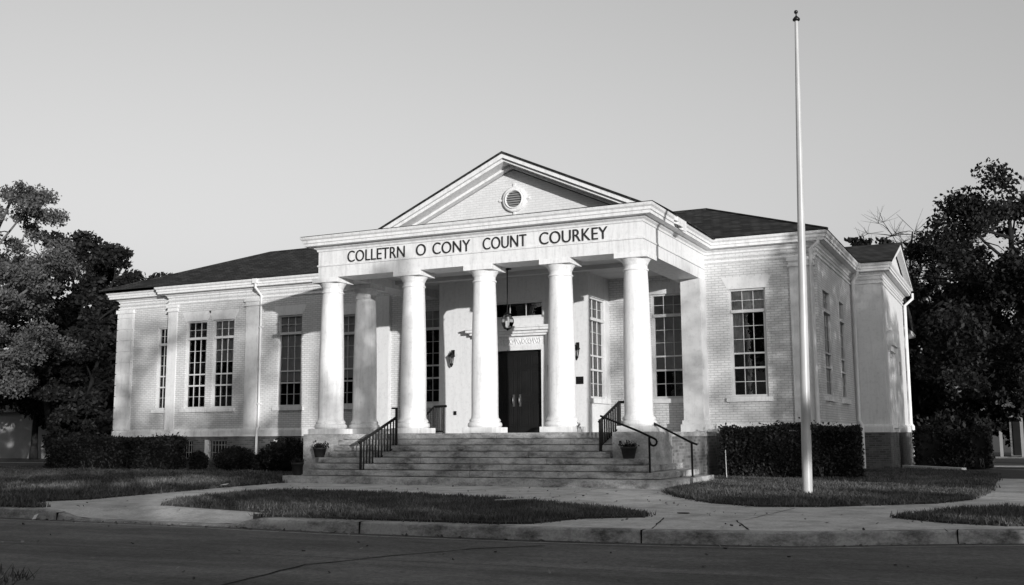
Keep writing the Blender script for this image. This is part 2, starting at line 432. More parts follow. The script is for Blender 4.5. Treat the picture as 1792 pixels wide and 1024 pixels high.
# pilasters
def pilaster(x0, x1, y, out, z0=WT+.26, z1=6.28, joints=False):
    m = MB(); m.box(x0, x1, y-out, y+.002, z0, z1-.26)
    m.box(x0-.05, x1+.05, y-out-.05, y+.003, z1-.26, z1-.20); m.box(x0-.02, x1+.02, y-out-.02, y+.004, z1-.20, z1-.1); m.box(x0-.06, x1+.06, y-out-.06, y+.005, z1-.1, z1)
    m.box(x0-.04, x1+.04, y-out-.04, y+.003, WT+.1, z0)
    if joints:
        z = z0
    return m.build('pilaster', 'stucco', court)
pilaster(12.42, 13.1, D, .07); pilaster(-7.36, -6.78, D, .07); pilaster(-11.17, -10.72, D, .03)
# quoined corner strip at the far left end
q = MB(); z = WT+.28; i = 0
while z < 6.1:
    h = .44; q.box(XL-.05, XL+.74, D2-.06, D2+.3, z, min(z+h-.028, 6.13)); z += h
q.box(XL-.02, XL+.70, D2-.03, D2+.25, WT+.27, 6.13); q.box(XL-.1, XL+.8, D2-.1, D2+.3, 6.13, 6.27)
q.build('quoin', 'trim', court)
q = MB()
q.box(XL+.76, XL+.80, D2-.03, D2+.01, WT+.28, 6.12)
q.build('quoin_edge', 'trim', court)
# portico's antae (square wall piers that carry the beam's ends)
def anta(x0, x1, yf, yb):
    m = MB(); m.box(x0, x1, yf, yb, PF+.34, 5.8); m.box(x0-.04, x1+.04, yf-.04, yb, PF+.22, PF+.34); m.box(x0-.08, x1+.08, yf-.08, yb, PF-.04, PF+.22)
    return m.build('anta', 'stucco', court, .008)
anta(9.32, 9.93, 5.16, D+.002)
m = MB(); m.box(-1.86, -1.10, D-.16, D+.002, PF+.25, 6.02); m.box(-1.9, -1.06, D-.2, D+.003, PF, PF+.25); m.build('pilaster', 'stucco', court, .008)

# entablature beams of the portico
en = MB()
PPATH = [(0,D), (0,0), (XR,0), (XR,D)]
en.sweep(PPATH, [(-.82,ZB), (0,ZB), (0,6.12), (.03,6.13), (.03,6.165), (.012,6.18), (.0,6.185), (0,6.57), (-.82,6.57)])
# inner face
inn = [(.82,D), (.82,.82), (XR-.82,.82), (XR-.82,D)]
for (a, b) in zip(inn, inn[1:]): en.quad((a[0],a[1],ZB), (a[0],a[1],6.57), (b[0],b[1],6.57), (b[0],b[1],ZB))
en.build('entablature', 'trim', court)
m = MB(); m.box(.82, XR-.82, .82, D, 6.04, 6.1); m.build('porch_ceiling', 'ceiling', court)
m = MB(); m.box(.823, XR-.823, 2.9, 3.05, 5.92, 6.04); m.build('ceiling_beam', 'ceiling', court)

# columns
def column_part(x, y):
    c = MB()
    prof = []
    for z, r in ((1.69,.385),(1.70,.372),(1.78,.362),(2.6,.362),(3.2,.357),(3.8,.347),(4.4,.333),(5.0,.315),(5.36,.303)): prof.append((r, z))
    c.lathe(prof, n=40)
    col = c.build('column', 'column', court, loc=(x,y,0))
    b = MB()
    b.lathe([(.42,1.45),(.455,1.47),(.465,1.51),(.455,1.56),(.42,1.585),(.40,1.595),(.42,1.61),(.425,1.635),(.41,1.66),(.385,1.69)], n=40)
    b.build('column_base', 'column', col)
    p = MB(); p.box(-.455,.455,-.455,.455,PF+.001,1.45); p.build('plinth', 'column', col, .01)
    k = MB()
    k.lathe([(.303,5.36),(.33,5.365),(.335,5.39),(.32,5.41),(.301,5.42),(.301,5.51),(.32,5.525),(.325,5.545),(.34,5.58),(.375,5.63),(.392,5.665)], n=40)
    k.box(-.43,.43,-.43,.43,5.665,ZB-.003)
    k.build('capital', 'column', col)
    return col
c1 = column_part(.24, .40)
for x, y in ((3.0,.40), (5.23,.40), (7.48,.40), (9.56,.40), (.30,2.05)):
    c = copy_tree(c1, court); c.location = (x, y, 0)

# pediment
PX, PZ, SL = 5.20, 9.33, .455; PY0, PY1 = 1.60, 2.32
m = MB()
hw = (PZ-.36-6.9)/SL
m.prism_y([(PX-hw,6.9), (PX+hw,6.9), (PX,PZ-.36)], PY1, PY1+.2)
m.build('tympanum', 'tymp', court)
m = MB()
def rake(mb, top, th, y0, y1):
    for sgn in (-1, 1):
        x1 = PX + sgn*5.15; zt = PZ - top - 5.15*SL
        pts = [(PX,PZ-top-th), (PX,PZ-top), (x1,zt), (x1,zt-th)]
        if sgn > 0: pts = pts[::-1]
        mb.prism_y(pts[::-1] , y0, y1)
rake(m, .035, .13, PY0, PY1+.1); rake(m, .163, .09, PY0+.09, PY1+.1); rake(m, .252, .08, PY0+.5, PY1+.1)
m.build('raking_cornice', 'trim', court)
m = MB()                                                     # portico roof: two slopes behind the gable, thin dark edge at the front
for sgn in (-1, 1):
    x1 = PX + sgn*5.17; zt = PZ - 5.17*SL
    pts = [(PX,PZ-.032), (PX,PZ+.018), (x1,zt+.018), (x1,zt-.032)]
    m.prism_y(pts if sgn < 0 else pts[::-1], PY0-.05, 10.5)
m.quad((-.40,-.40,6.985), (XR+.40,-.40,6.985), (XR+.40,PY1,7.06), (-.40,PY1,7.06))
pr_ = m.build('portico_roof', 'shingle', court)
# round louvred vent
VXc, VZc = 5.25, 8.07
m = MB(); n = 48
def ring(mb, r0, r1, y0, y1):
    vs = []
    for k in range(n):
        t = 2*math.pi*k/n
        for r, y in ((r0,y1),(r0,y0),(r1,y0),(r1,y1)): vs.append((VXc+r*math.cos(t), y, VZc+r*math.sin(t)))
    mb.add(vs, [(k*4+j, ((k+1)%n)*4+j, ((k+1)%n)*4+j+1, k*4+j+1) for k in range(n) for j in range(3)], True)
ring(m, .27, .38, PY1-.07, PY1+.01); ring(m, .25, .29, PY1-.10, PY1+.01)
for t in (0, 90, 180, 270):
    a = R(t); cx, cz = VXc+.43*math.cos(a), VZc+.43*math.sin(a)
    dx, dz = (.055,.03) if t in (0,180) else (.03,.055)
    m.box(cx-dx, cx+dx, PY1-.05, PY1+.001, cz-dz, cz+dz)
vent = m.build('gable_vent', 'trim', court)
m = MB()
for k in range(7):
    z = VZc-.23+k*.07; hwid = math.sqrt(max(.0, .262**2-(z-VZc+.02)**2))
    m.add([(VXc-hwid,PY1-.08,z), (VXc+hwid,PY1-.08,z), (VXc+hwid,PY1-.02,z+.05), (VXc-hwid,PY1-.02,z+.05),
           (VXc-hwid,PY1-.08,z+.012), (VXc+hwid,PY1-.08,z+.012), (VXc+hwid,PY1-.02,z+.062), (VXc-hwid,PY1-.02,z+.062)],
          [(0,3,2,1),(4,5,6,7),(0,1,5,4),(1,2,6,5),(2,3,7,6),(3,0,4,7)])
m.build('louvre', 'louvre', vent)
m = MB(); m.add([(VXc+.27*math.cos(2*math.pi*k/32), PY1-.012, VZc+.27*math.sin(2*math.pi*k/32)) for k in range(32)], [tuple(range(32))]); m.build('vent_back', 'dark', vent)

# roofs
rf = MB()
ex0, ex1, ey0, ey1, ez = XL-.41, XC+.41, D-.41, 14.7, 6.985
RZ, RY = 8.90, 10.03
a = RY-ey0
rl, rr = ex0+a, ex1-a
rf.quad((ex0,ey0,ez), (ex1,ey0,ez), (rr,RY,RZ), (rl,RY,RZ)); rf.quad((ex1,ey0,ez), (ex1,ey1,ez), (rr,RY,RZ))
rf.quad((ex1,ey1,ez), (ex0,ey1,ez), (rl,RY,RZ), (rr,RY,RZ)); rf.quad((ex0,ey1,ez), (ex0,ey0,ez), (rl,RY,RZ))
rf.tube([(rl,RY,RZ), (rr,RY,RZ)], .05, 6); rf.tube([(rr,RY,RZ), (ex1,ey0,ez)], .045, 6); rf.tube([(rl,RY,RZ), (ex0,ey0,ez)], .045, 6)
rf.build('roof', 'shingle', court)
GY, GZ = 15.9, 8.22; gy0, gy1 = YB-.41, YB2+.41+.0
gx = XB+.40
m = MB()
for y0, s in ((gy0, 1), (gy1, -1)):
    m.quad(*([(8,y0,6.99), (gx+.03,y0,6.99), (gx+.03,GY,GZ), (8,GY,GZ)] if s > 0 else [(gx+.03,y0,6.99), (8,y0,6.99), (8,GY,GZ), (gx+.03,GY,GZ)]))
    m.quad(*([(8,y0,6.95), (8,GY,GZ-.05), (gx+.03,GY,GZ-.05), (gx+.03,y0,6.95)] if s > 0 else [(gx+.03,y0,6.95), (gx+.03,GY,GZ-.05), (8,GY,GZ-.05), (8,y0,6.95)]))
m.quad((gx+.03,gy0,6.95), (gx+.03,GY,GZ-.05), (gx+.03,GY,GZ), (gx+.03,gy0,6.99)); m.quad((gx+.03,GY,GZ-.05), (gx+.03,gy1,6.95), (gx+.03,gy1,6.99), (gx+.03,GY,GZ))
m.build('roof', 'shingle', court)
m = MB()
for y0 in (gy0, gy1):
    pts = [(y0,6.94), (GY,GZ-.052), (GY,GZ-.26), (y0+(.3 if y0 == gy0 else -.3),6.94-.02+.0)]
    m.prism_x(pts, XB+.2, gx)
m.build('side_rake', 'trim', court)
m = MB(); m.prism_x([(gy0+.5,6.92), (gy1-.5,6.92), (GY,GZ-.2)], XB-.1, XB+.14); m.build('side_gable', 'stucco', court)
m = MB(); m.prism_x([(YB2,5.6), (25.4,5.6), (25.4,5.75), (YB2,7.0)], 8.6, 14.25); m.build('rear_roof', 'shingle', court)
m = MB(); m.sweep([(13.9,YB2+.4), (13.9,25.0), (9,25.0)], [(0,5.38), (.15,5.40), (.30,5.45), (.33,5.58), (0,5.597)]); m.build('rear_cornice', 'trim', court)
for ya in (21.0, 23.6): m = MB(); m.box(13.9, 13.95, ya, ya+.4, WT+.2, 5.3); m.build('rear_pilaster', 'trim', court)
m = MB(); m.sweep([(13.9,YB2+.05), (13.9,25.0)], wprof); m.build('water_table', 'trim', court)

# flat arches over the front windows
for a_, b_, z0, z1 in fl:
    if a_ in (.10,): continue
    m = MB(); m.prism_y([(a_-.02,z1+.001), (b_+.02,z1+.001), (b_+.2,z1+.36), (a_-.2,z1+.36)], D-.012, D+.001)
    m.build('flat_arch', 'stucco', court)

# windows (local: x along the wall, -y outward, z world height)
def window(W, a, b, z0, z1, blind=None, curtain=False, style='double', rz=0, sill=True, name='window', y=.10, md=.03):
    wd = b-a; h = z1-z0
    wt_ = .055                                      # frame set back in the reveal
    base = W.p((a+b)/2, 0); x0, x1 = -wd/2, wd/2
    F = MB()
    yo, yi = y-.045, y+.05
    F.box(x0, x0+wt_, yo, yi, z0, z1); F.box(x1-wt_, x1, yo, yi, z0, z1); F.box(x0+wt_, x1-wt_, yo, yi, z1-wt_, z1); F.box(x0+wt_, x1-wt_, yo, yi, z0, z0+.07)
    xi0, xi1 = x0+wt_, x1-wt_
    zt0 = z1 - .65 if style == 'double' else z0             # foot of the transom light
    F.box(xi0, xi1, yo-.03, yi, zt0-.055, zt0+.035)
    def grid(xa, xb, za, zb, nc, nr, yy, t=.0075):
        for k in range(1, nc): xx = xa+(xb-xa)*k/nc; F.box(xx-t, xx+t, yy+.03-md, yy+.03, za, zb)
        for k in range(1, nr): zz = za+(zb-za)*k/nr; F.box(xa, xb, yy+.032-md, yy+.028, zz-t, zz+t)
    s_ = .035
    if style == 'double':
        grid(xi0, xi1, zt0+.035, z1-wt_, 3, 2, y)
        zm = z0 + .40*(h-.7) + .03                             # meeting rail
        za = z0+.07
        zr = z0+.87 if False else z0 + .86
        # sash stiles
        for xa in (xi0, xi1-s_): F.box(xa, xa+s_, y-.02, y+.03, za, zt0-.055)
        xs0, xs1 = xi0+s_, xi1-s_
        zmeet = z0 + 1.28
        F.box(xs0, xs1, y-.025, y+.035, zmeet-.025, zmeet+.025); F.box(xs0, xs1, y-.035, y+.03, zr-.03, zr+.025)
        grid(xs0, xs1, za, zr-.03, 3, 2, y-.005); grid(xs0, xs1, zr+.025, zmeet-.025, 3, 1, y-.005); grid(xs0, xs1, zmeet+.025, zt0-.055, 3, 3, y)
    else:
        grid(xi0, xi1, z0+.07, z1-wt_, 3, 1, y, .005)
    o = F.build(name, 'sash', court, loc=base, rz=rz)
    G = MB(); G.quad((xi0,y+.04,z0+.07), (xi1,y+.04,z0+.07), (xi1,y+.04,z1-wt_), (xi0,y+.04,z1-wt_)); G.build('pane', 'glass', o)
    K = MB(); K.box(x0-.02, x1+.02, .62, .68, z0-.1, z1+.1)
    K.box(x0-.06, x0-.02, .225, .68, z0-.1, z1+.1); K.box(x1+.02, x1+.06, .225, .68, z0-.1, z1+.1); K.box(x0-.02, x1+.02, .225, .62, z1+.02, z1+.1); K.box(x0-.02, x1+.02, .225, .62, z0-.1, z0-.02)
    K.build('dark_interior', 'dark', o)  # near-black box, the unlit room's shade put into its colour
    if blind:
        B = MB(); B.quad((xi0-.01,.19,blind), (xi1+.01,.19,blind), (xi1+.01,.19,z1-.02), (xi0-.01,.19,z1-.02)); B.box(xi0, xi1, .18, .2, blind-.03, blind); B.build('blind', 'blind', o)
    if curtain:
        B = MB(); nn = 30; hgt = z1-.04
        for (xa, xb, zlow) in ((xi0, xi0+.30, zt0-1.2), (xi0+.1, xi1, zt0+.02)):
            vs = []
            for k in range(nn+1):
                xx = xa+(xb-xa)*k/nn; yy = .2+.02*math.sin(k*1.3); vs += [(xx,yy,zlow), (xx,yy,hgt)]
            B.add(vs, [(2*k,2*k+2,2*k+3,2*k+1) for k in range(nn)], True)
        B.build('curtain', 'curtain', o)
    if sill:
        S = MB(); S.box(x0-.13, x1+.13, -.09, .055, z0-.14, z0-.002); S.build('sill', 'trim', o, .008)
    return o
bl = [None, 4.05, 3.25, 3.3, 4.85, 3.18, None]
for k, (a_, b_, z0, z1) in enumerate(fl): window(FRONT, a_, b_, z0, z1, bl[k], curtain=(k == 6))
window(LEFTW, -12.0, -11.28, ZW0, ZW1)
for a_, b_ in wins['side']: window(SIDE, a_, b_, ZW0, ZW1, None, rz=R(90), y=.035, md=.012)
window(VESTR, 4.12, 5.46, ZW0, 5.34, 3.2, rz=R(90))
window(VEST, *TRANSOM, style='transom', sill=False)
for a_, b_, z0, z1 in BASE_WIN:
    W = Wall((0,D-.03,0),(1,0,0),(0,-1,0)); x0, x1 = -(b_-a_)/2, (b_-a_)/2
    F = MB(); F.box(x0, x0+.05, .16, .22, z0, z1); F.box(x1-.05, x1, .16, .22, z0, z1); F.box(x0+.05, x1-.05, .16, .22, z0, z0+.05); F.box(x0+.05, x1-.05, .16, .22, z1-.05, z1)
    for k in range(1, 7): xx = x0+(x1-x0)*k/7; F.box(xx-.008, xx+.008, .06, .076, z0, z1)
    F.box(x0, x1, .058, .078, z0+.25, z0+.27); F.box(x0, x1, .058, .078, z1-.2, z1-.18)
    o = F.build('basement_window', 'louvre', court, loc=W.p((a_+b_)/2, 0))
    G = MB(); G.quad((x0+.05,.2,z0+.05), (x1-.05,.2,z0+.05), (x1-.05,.2,z1-.05), (x0+.05,.2,z1-.05)); G.build('pane', 'glass', o)
    K = MB(); K.quad((x0-.1,.5,z0-.1), (x1+.1,.5,z0-.1), (x1+.1,.5,z1+.1), (x0-.1,.5,z1+.1)); K.build('dark_interior', 'dark', o)  # near-black sheet, darkness of the unlit basement put into its colour
    K = MB(); K.box(x0-.02, x0+.07, -.02, .3, z0, z1); K.build('jamb', 'stucco', o)

# door and its surround
m = MB(); dx0, dx1, dz0, dz1 = DOOR; yd = YV+.12
mid = (dx0+dx1)/2
for xa, xb in ((dx0+.02, mid-.006), (mid+.006, dx1-.02)):
    D_ = MB(); D_.box(xa, xb, yd, yd+.05, dz0+.02, dz1-.02)
    wdt = (xb-xa-.30)/2
    for px0 in (xa+.10, xa+.20+wdt):
        for za, zb in ((dz0+.22,dz0+.95), (dz0+1.12,dz0+1.90), (dz0+2.02,dz0+2.36)):
            D_.box(px0-.02, px0+wdt+.02, yd-.012, yd+.001, za-.02, za+.01); D_.box(px0-.02, px0+wdt+.02, yd-.012, yd+.001, zb-.01, zb+.02)
            D_.box(px0-.02, px0+.01, yd-.011, yd+.001, za+.01, zb-.01); D_.box(px0+wdt-.01, px0+wdt+.02, yd-.011, yd+.001, za+.01, zb-.01)
            D_.box(px0+.05, px0+wdt-.05, yd-.014, yd+.002, za+.06, zb-.06)
    dr = D_.build('door', 'door', court, .004)
    hx = xb-.10 if xb < mid+.001 else xa+.10
    H = MB(); H.box(hx-.028, hx+.028, yd-.03, yd-.001, dz0+.80, dz0+1.16); H.build('lock_plate', 'nickel', dr)
    H = MB(); H.tube([(hx,yd-.03,dz0+.86), (hx,yd-.09,dz0+.9), (hx,yd-.09,dz0+1.06), (hx,yd-.03,dz0+1.1)], .014, 8)
    H.build('handle', 'nickel', dr)
m = MB(); yy = YV-.002
m.box(dx0-.16, dx0-.001, YV-.06, YV+.12, PF, dz1+.10); m.box(dx1+.001, dx1+.16, YV-.06, YV+.12, PF, dz1+.10); m.box(dx0-.001, dx1+.001, YV-.06, YV+.12, dz1, dz1+.10)
m.box(dx0-.46, dx0-.18, YV-.13, YV+.001, PF, 4.22); m.box(dx1+.18, dx1+.46, YV-.13, YV+.001, PF, 4.22)
m.box(dx0-.50, dx0-.14, YV-.16, YV+.0, PF, PF+.2); m.box(dx1+.14, dx1+.50, YV-.16, YV+.0, PF, PF+.2)
m.box(dx0-.18, dx1+.18, YV-.05, YV+.002, dz1+.101, dz1+.16); m.box(dx0-.18, dx1+.18, YV-.025, YV+.002, dz1+.16, 4.22)
m.box(dx0-.50, dx1+.50, YV-.17, YV+.001, 4.22, 4.29); m.box(dx0-.56, dx1+.56, YV-.24, YV+.002, 4.29, 4.37); m.box(dx0-.66, dx1+.66, YV-.34, YV+.003, 4.37, 4.45); m.box(dx0-.70, dx1+.70, YV-.38, YV+.004, 4.45, 4.51)
sur = m.build('door_surround', 'trim', court, .006)
m = MB()                                                     # raised scrolls of the overdoor frieze, unreadable in the photograph
rnd = random.Random(4)
x = dx0-.05; zc = dz1+.275
def ringy(mb, cx, cz, rx, rz_, t=.016):
    mb.tube([(cx+rx*math.cos(2*math.pi*k/14), YV-.032, cz+rz_*math.sin(2*math.pi*k/14)) for k in range(15)], t, 5)
seq = 'o<vo(o0o><vo(o><o'
for k, ch in enumerate(seq):
    cx = dx0+.02+(dx1-dx0-.04)*(k+.5)/len(seq)
    if ch in 'o0': ringy(m, cx, zc, .045, .072)
    elif ch == '(': m.tube([(cx+.03,YV-.032,zc+.08), (cx-.03,YV-.032,zc+.03), (cx-.03,YV-.032,zc-.03), (cx+.03,YV-.032,zc-.08)], .015, 5)
    elif ch == 'v': m.tube([(cx-.05,YV-.032,zc+.08), (cx,YV-.032,zc-.08), (cx+.05,YV-.032,zc+.08)], .015, 5)
    elif ch == '<': m.tube([(cx-.045,YV-.032,zc+.08), (cx+.045,YV-.032,zc-.08)], .015, 5); m.tube([(cx+.045,YV-.032,zc+.08), (cx-.01,YV-.032,zc)], .015, 5)
    else: m.tube([(cx-.05,YV-.032,zc-.08), (cx,YV-.032,zc+.08), (cx+.05,YV-.032,zc-.08)], .015, 5)
m.build('frieze_ornament', 'trim', sur)
m = MB(); m.box(dx1+.26, dx1+.30, YV-.16, YV-.131, 2.95, 3.30); m.build('latch_plate', 'black', sur)

# inscription on the frieze
def word(txt, x0, x1, z0, z1):
    cu = bpy.data.curves.new('word', 'FONT'); cu.body = txt; cu.extrude = .012; cu.offset = -.006
    to = bpy.data.objects.new('word', cu); COL.objects.link(to)
    bpy.context.view_layer.update()
    me = bpy.data.meshes.new_from_object(to.evaluated_get(bpy.context.evaluated_depsgraph_get()))
    COL.objects.unlink(to); bpy.data.objects.remove(to)
    xs = [v.co.x for v in me.vertices]; ys = [v.co.y for v in me.vertices]
    for v in me.vertices:
        a, b, c = v.co
        v.co = (x0+(a-min(xs))/(max(xs)-min(xs))*(x1-x0), -.02-c, z0+(b-min(ys))/(max(ys)-min(ys))*(z1-z0))
    me.materials.clear(); me.materials.append(M['letter'])
    o = bpy.data.objects.new('lettering', me); COL.objects.link(o); o.parent = court
    return o
for t, a_, b_ in (('COLLETRN',1.03,2.94), ('O',3.31,3.62), ('CONY',3.84,5.01), ('COUNT',5.40,6.69), ('COURKEY',7.07,8.97)):
    word(t, a_, b_, 6.195, 6.52)

# gutters' downspouts
def pipe(pts, r=.05):
    m = MB(); m.tube(pts, r, 8); return m
m = pipe([(-6.72,D-.36,6.86), (-6.72,D-.36,6.66), (-6.66,D-.08,6.38), (-6.66,D-.065,1.62), (-6.66,D-.15,1.5), (-6.66,D-.15,.12), (-6.72,D-.32,.04)])
m.box(-6.82, -6.62, D-.44, D-.28, 6.80, 6.97)
for z in (2.4, 5.2): m.box(-6.73, -6.59, D-.12, D-.001, z, z+.05)
m.build('downspout', 'gutter', court)
m = pipe([(13.3,D-.26,6.80), (13.3,D-.26,6.66), (13.06,D-.12,6.50), (13.06,D-.13,1.62), (13.06,D-.19,1.5), (13.06,D-.19,.1)], .055); m.build('downspout', 'gutter', court)
m = pipe([(XC+.30,YB-.32,6.84), (XC+.30,YB-.30,6.6), (XC+.12,YB-.12,6.40), (XC+.10,YB-.11,1.66), (XC+.2,YB-.19,1.5), (XC+.2,YB-.19,.05)], .06); m.box(XC+.2, XC+.42, YB-.44, YB-.24, 6.80, 6.985); m.build('downspout', 'gutter', court)
m = pipe([(XB+.36,YB2+.30,6.84), (XB+.36,YB2+.30,6.62), (XB+.10,YB2-.2,6.30), (XB+.09,YB2-.2,1.6), (XB+.16,YB2-.2,1.5), (XB+.16,YB2-.2,.05)], .06); m.build('downspout', 'gutter', court)
# side door under a bracketed hood
m = MB(); m.box(XB-.15, XB-.05, 13.75, 14.95, 1.5, 3.92); sd_ = m.build('side_door', 'sash', court)
m = MB(); m.box(XB-.046, XB-.03, 13.9, 14.8, 2.3, 3.7); m.build('pane', 'glass', sd_)
m = MB(); m.prism_x([(13.45,4.25), (15.25,4.25), (15.35,4.75), (13.35,4.75)], XB+.001, XB+.22); m.prism_x([(13.55,4.05), (15.15,4.05), (15.25,4.25), (13.45,4.25)], XB+.001, XB+.12)
m.box(XB+.001, XB+.06, 13.6, 13.74, 1.5, 4.05); m.box(XB+.001, XB+.06, 14.96, 15.1, 1.5, 4.05); m.box(XB+.001, XB+.2, 13.5, 15.2, 1.4, 1.498)
m.build('door_hood', 'trim', court, .01)
m = MB(); m.box(XB+.001, XB+.04, 17.2, 17.5, 3.4, 3.9); m.build('utility_box', 'louvre', court)

# podium under the porch (floor, cheek blocks' brick flanks)
m = MB(); m.box(1.0, 9.2, .0, 1.28, .0, PF-.002); m.box(.04, 10.13, 1.28, D, PF-.12, PF); m.build('porch_floor', 'stone', court)
m = MB(); m.box(.06, .99, 1.28, D, -.1, PF-.121); m.build('podium', 'podium_brick', court); m = MB(); m.box(9.21, 10.11, 1.28, D, -.1, PF-.121); m.build('podium', 'podium_brick', court)

# ------------------------------------------------------------------ STEPS
steps = empty('stone_steps', (5.2, -1.57, 0))
tag(steps, 'wide worn stone stair of eight steps climbing to the portico', 'steps')
rs = (PF-.04)/8
def slab(mb, x0, x1, y0, y1, z0, z1, cuts=()):
    xs = [x0] + [c for c in cuts if x0 < c < x1] + [x1]
    for a_, b_ in zip(xs, xs[1:]):
        mb.box(a_+.004, b_-.004, y0, y1, z0+.016, z1); mb.box(a_+.03, b_-.03, y0+.05, y1-.001, z0, z0+.0165)
rnd = random.Random(11)
spec = [(.08,10.98,2.1), (.62,10.63,1.95), (.72,10.28,1.7), (.80,10.12,1.3)] + [(1.004,9.196,.3)]*4
for k in range(8):
    x0, x1, yb = spec[k]; yf = -.10-.21*(7-k); z1 = .04+rs*(k+1)
    cuts = sorted(rnd.uniform(x0+1, x1-1) for _ in range(3 if k < 4 else 2))
    m = MB()
    if k < 4:
        slab(m, x0, x1, yf, .0 if k < 3 else -.3, z1-rs-.0 if k else -.1, z1-.003, cuts)
        if k < 3: slab(m, 10.135, x1, .001, yb, z1-rs if k else -.1, z1-.003)
    else: slab(m, x0, x1, yf, yb, z1-rs, z1-.003 if k < 7 else PF-.001, cuts)
    o = m.build('step', 'stone', steps, .012); o.location = (-5.2, 1.57, 0)
for x0, x1 in ((.03,.998), (9.202,10.14)):
    m = MB(); m.box(x0, x1, -.60, 1.278, -.05, PF); o = m.build('cheek_block', 'block', steps, .01); o.location = (-5.2, 1.57, 0)

# ------------------------------------------------------------------ RAILINGS
def railing(name, label, a, b, h, nb, ext=None, back=None, low=.12):
    """balustered handrail from foot a to foot b"""
    a, b = Vector(a), Vector(b); up_ = Vector((0,0,1))
    root = empty(name, a)
    r = MB()
    def L(v): return tuple(Vector(v)-a)
    r.bar(L(a), L(a+up_*(h+.04)), .06); p1 = r.build('post', 'black', root)
    r = MB(); r.bar(L(b), L(b+up_*(h+.02+(ext or 0))), .06); r.build('post', 'black', root)
    r = MB(); d = (b-a)
    r.bar(L(a+up_*h - d*.06), L(b+up_*h), .065)
    if back: r.bar(L(b+up_*h), L(b+up_*h+Vector(back)), .05)
    if ext: r.bar(L(b+up_*(h+ext)), L(b+up_*(h+ext)-Vector((.14,.02,0))), .035)
    r.build('handrail', 'black', root)
    r = MB(); r.bar(L(a+up_*low), L(b+up_*low), .03); r.build('bottom_rail', 'black', root)
    for k in range(1, nb):
        q = a+d*k/nb; r = MB(); r.bar(L(q+up_*low), L(q+up_*h), .034); r.build('baluster', 'black', root)
    tag(root, label, 'railing', 'iron stair railings'); return root
railing('stair_railing', 'black iron balustered railing climbing the left half of the steps, with a raised end post', (2.36,-1.22,.355-.16), (2.96,-.42,.83), .90, 12, ext=.25)
railing('stair_railing', 'black iron balustered railing on the right of the steps behind the potted flowers', (8.90,-.60,.83), (9.17,.05,PF), .74, 9, back=(.12,.02,0))
r = railing('stair_railing', 'short black iron railing standing on the porch floor behind the second column', (2.62,1.5,PF), (3.34,1.5,PF), .46, 9, low=.05)
# reshape the porch one: it rises to the right then runs level
for ch in list(r.children): bpy.data.objects.remove(ch)
r.location = (2.60,1.5,PF)
for x, h in ((.44,.76), (.74,.76)):
    q = MB(); q.bar((x,0,0), (x,0,h), .045); q.build('post', 'black', r)
q = MB(); q.bar((-.1,0,.36), (0,0,.39), .05); q.bar((0,0,.39), (.44,0,.76), .05); q.bar((.44,0,.76), (.84,0,.77), .05); q.build('handrail', 'black', r)
q = MB(); q.bar((0,0,.06), (.74,0,.06), .03); q.build('bottom_rail', 'black', r)
for k in range(12):
    x = .02+k*.06
    if abs(x-.44) < .025: continue
    q = MB(); q.bar((x,0,.06), (x,0,.39+min(x,.44)*.84), .018); q.build('baluster', 'black', r)
def grab(name, label, pts, posts, curl):
    root = empty(name, posts[0][0]); o = Vector(posts[0][0])
    for f, t in posts:
        q = MB(); q.tube([tuple(Vector(f)-o), tuple(Vector(t)-o)], .026, 8); q.lathe([(.05,0),(.05,.012),(.02,.014)], (f[0]-o.x, f[1]-o.y), 12); q.v[-36:] = [(x, y, z+f[2]-o.z) for x, y, z in q.v[-36:]] if False else q.v[-36:]
        q.build('post', 'black', root)
    q = MB(); q.tube([tuple(Vector(p)-o) for p in pts], .026, 8); q.build('handrail', 'black', root)
    tag(root, label, 'handrail', 'plain side handrails'); return root
def curl_end(p, sx, r=.085):
    """hook that turns down and back at a rail's end"""
    out = []
    for k in range(1, 9):
        t = R(75-k*33); out.append((p[0]+sx*(r*math.cos(t)-r*math.cos(R(75))), p[1], p[2]-r*math.sin(R(75))+r*math.sin(t)))
    return out
pA = (10.46,-1.2,1.14)
grab('side_handrail', 'plain black handrail with a hooked end, starting from the right balustered railing',
     [(8.92,-.62,1.69), (10.0,-1.0,1.32), pA] + curl_end(pA, 1), [((10.34,-1.2,.21), (10.34,-1.2,1.17))], 1)
pB = (9.93,.25,1.54)
grab('side_handrail', 'plain black handrail sloping down past the rightmost column onto the side steps',
     curl_end(pB, -1, .07)[::-1] + [pB, (10.86,.45,1.04), (11.02,.47,.98)], [((10.88,.45,.205), (10.88,.45,1.02))], 1)

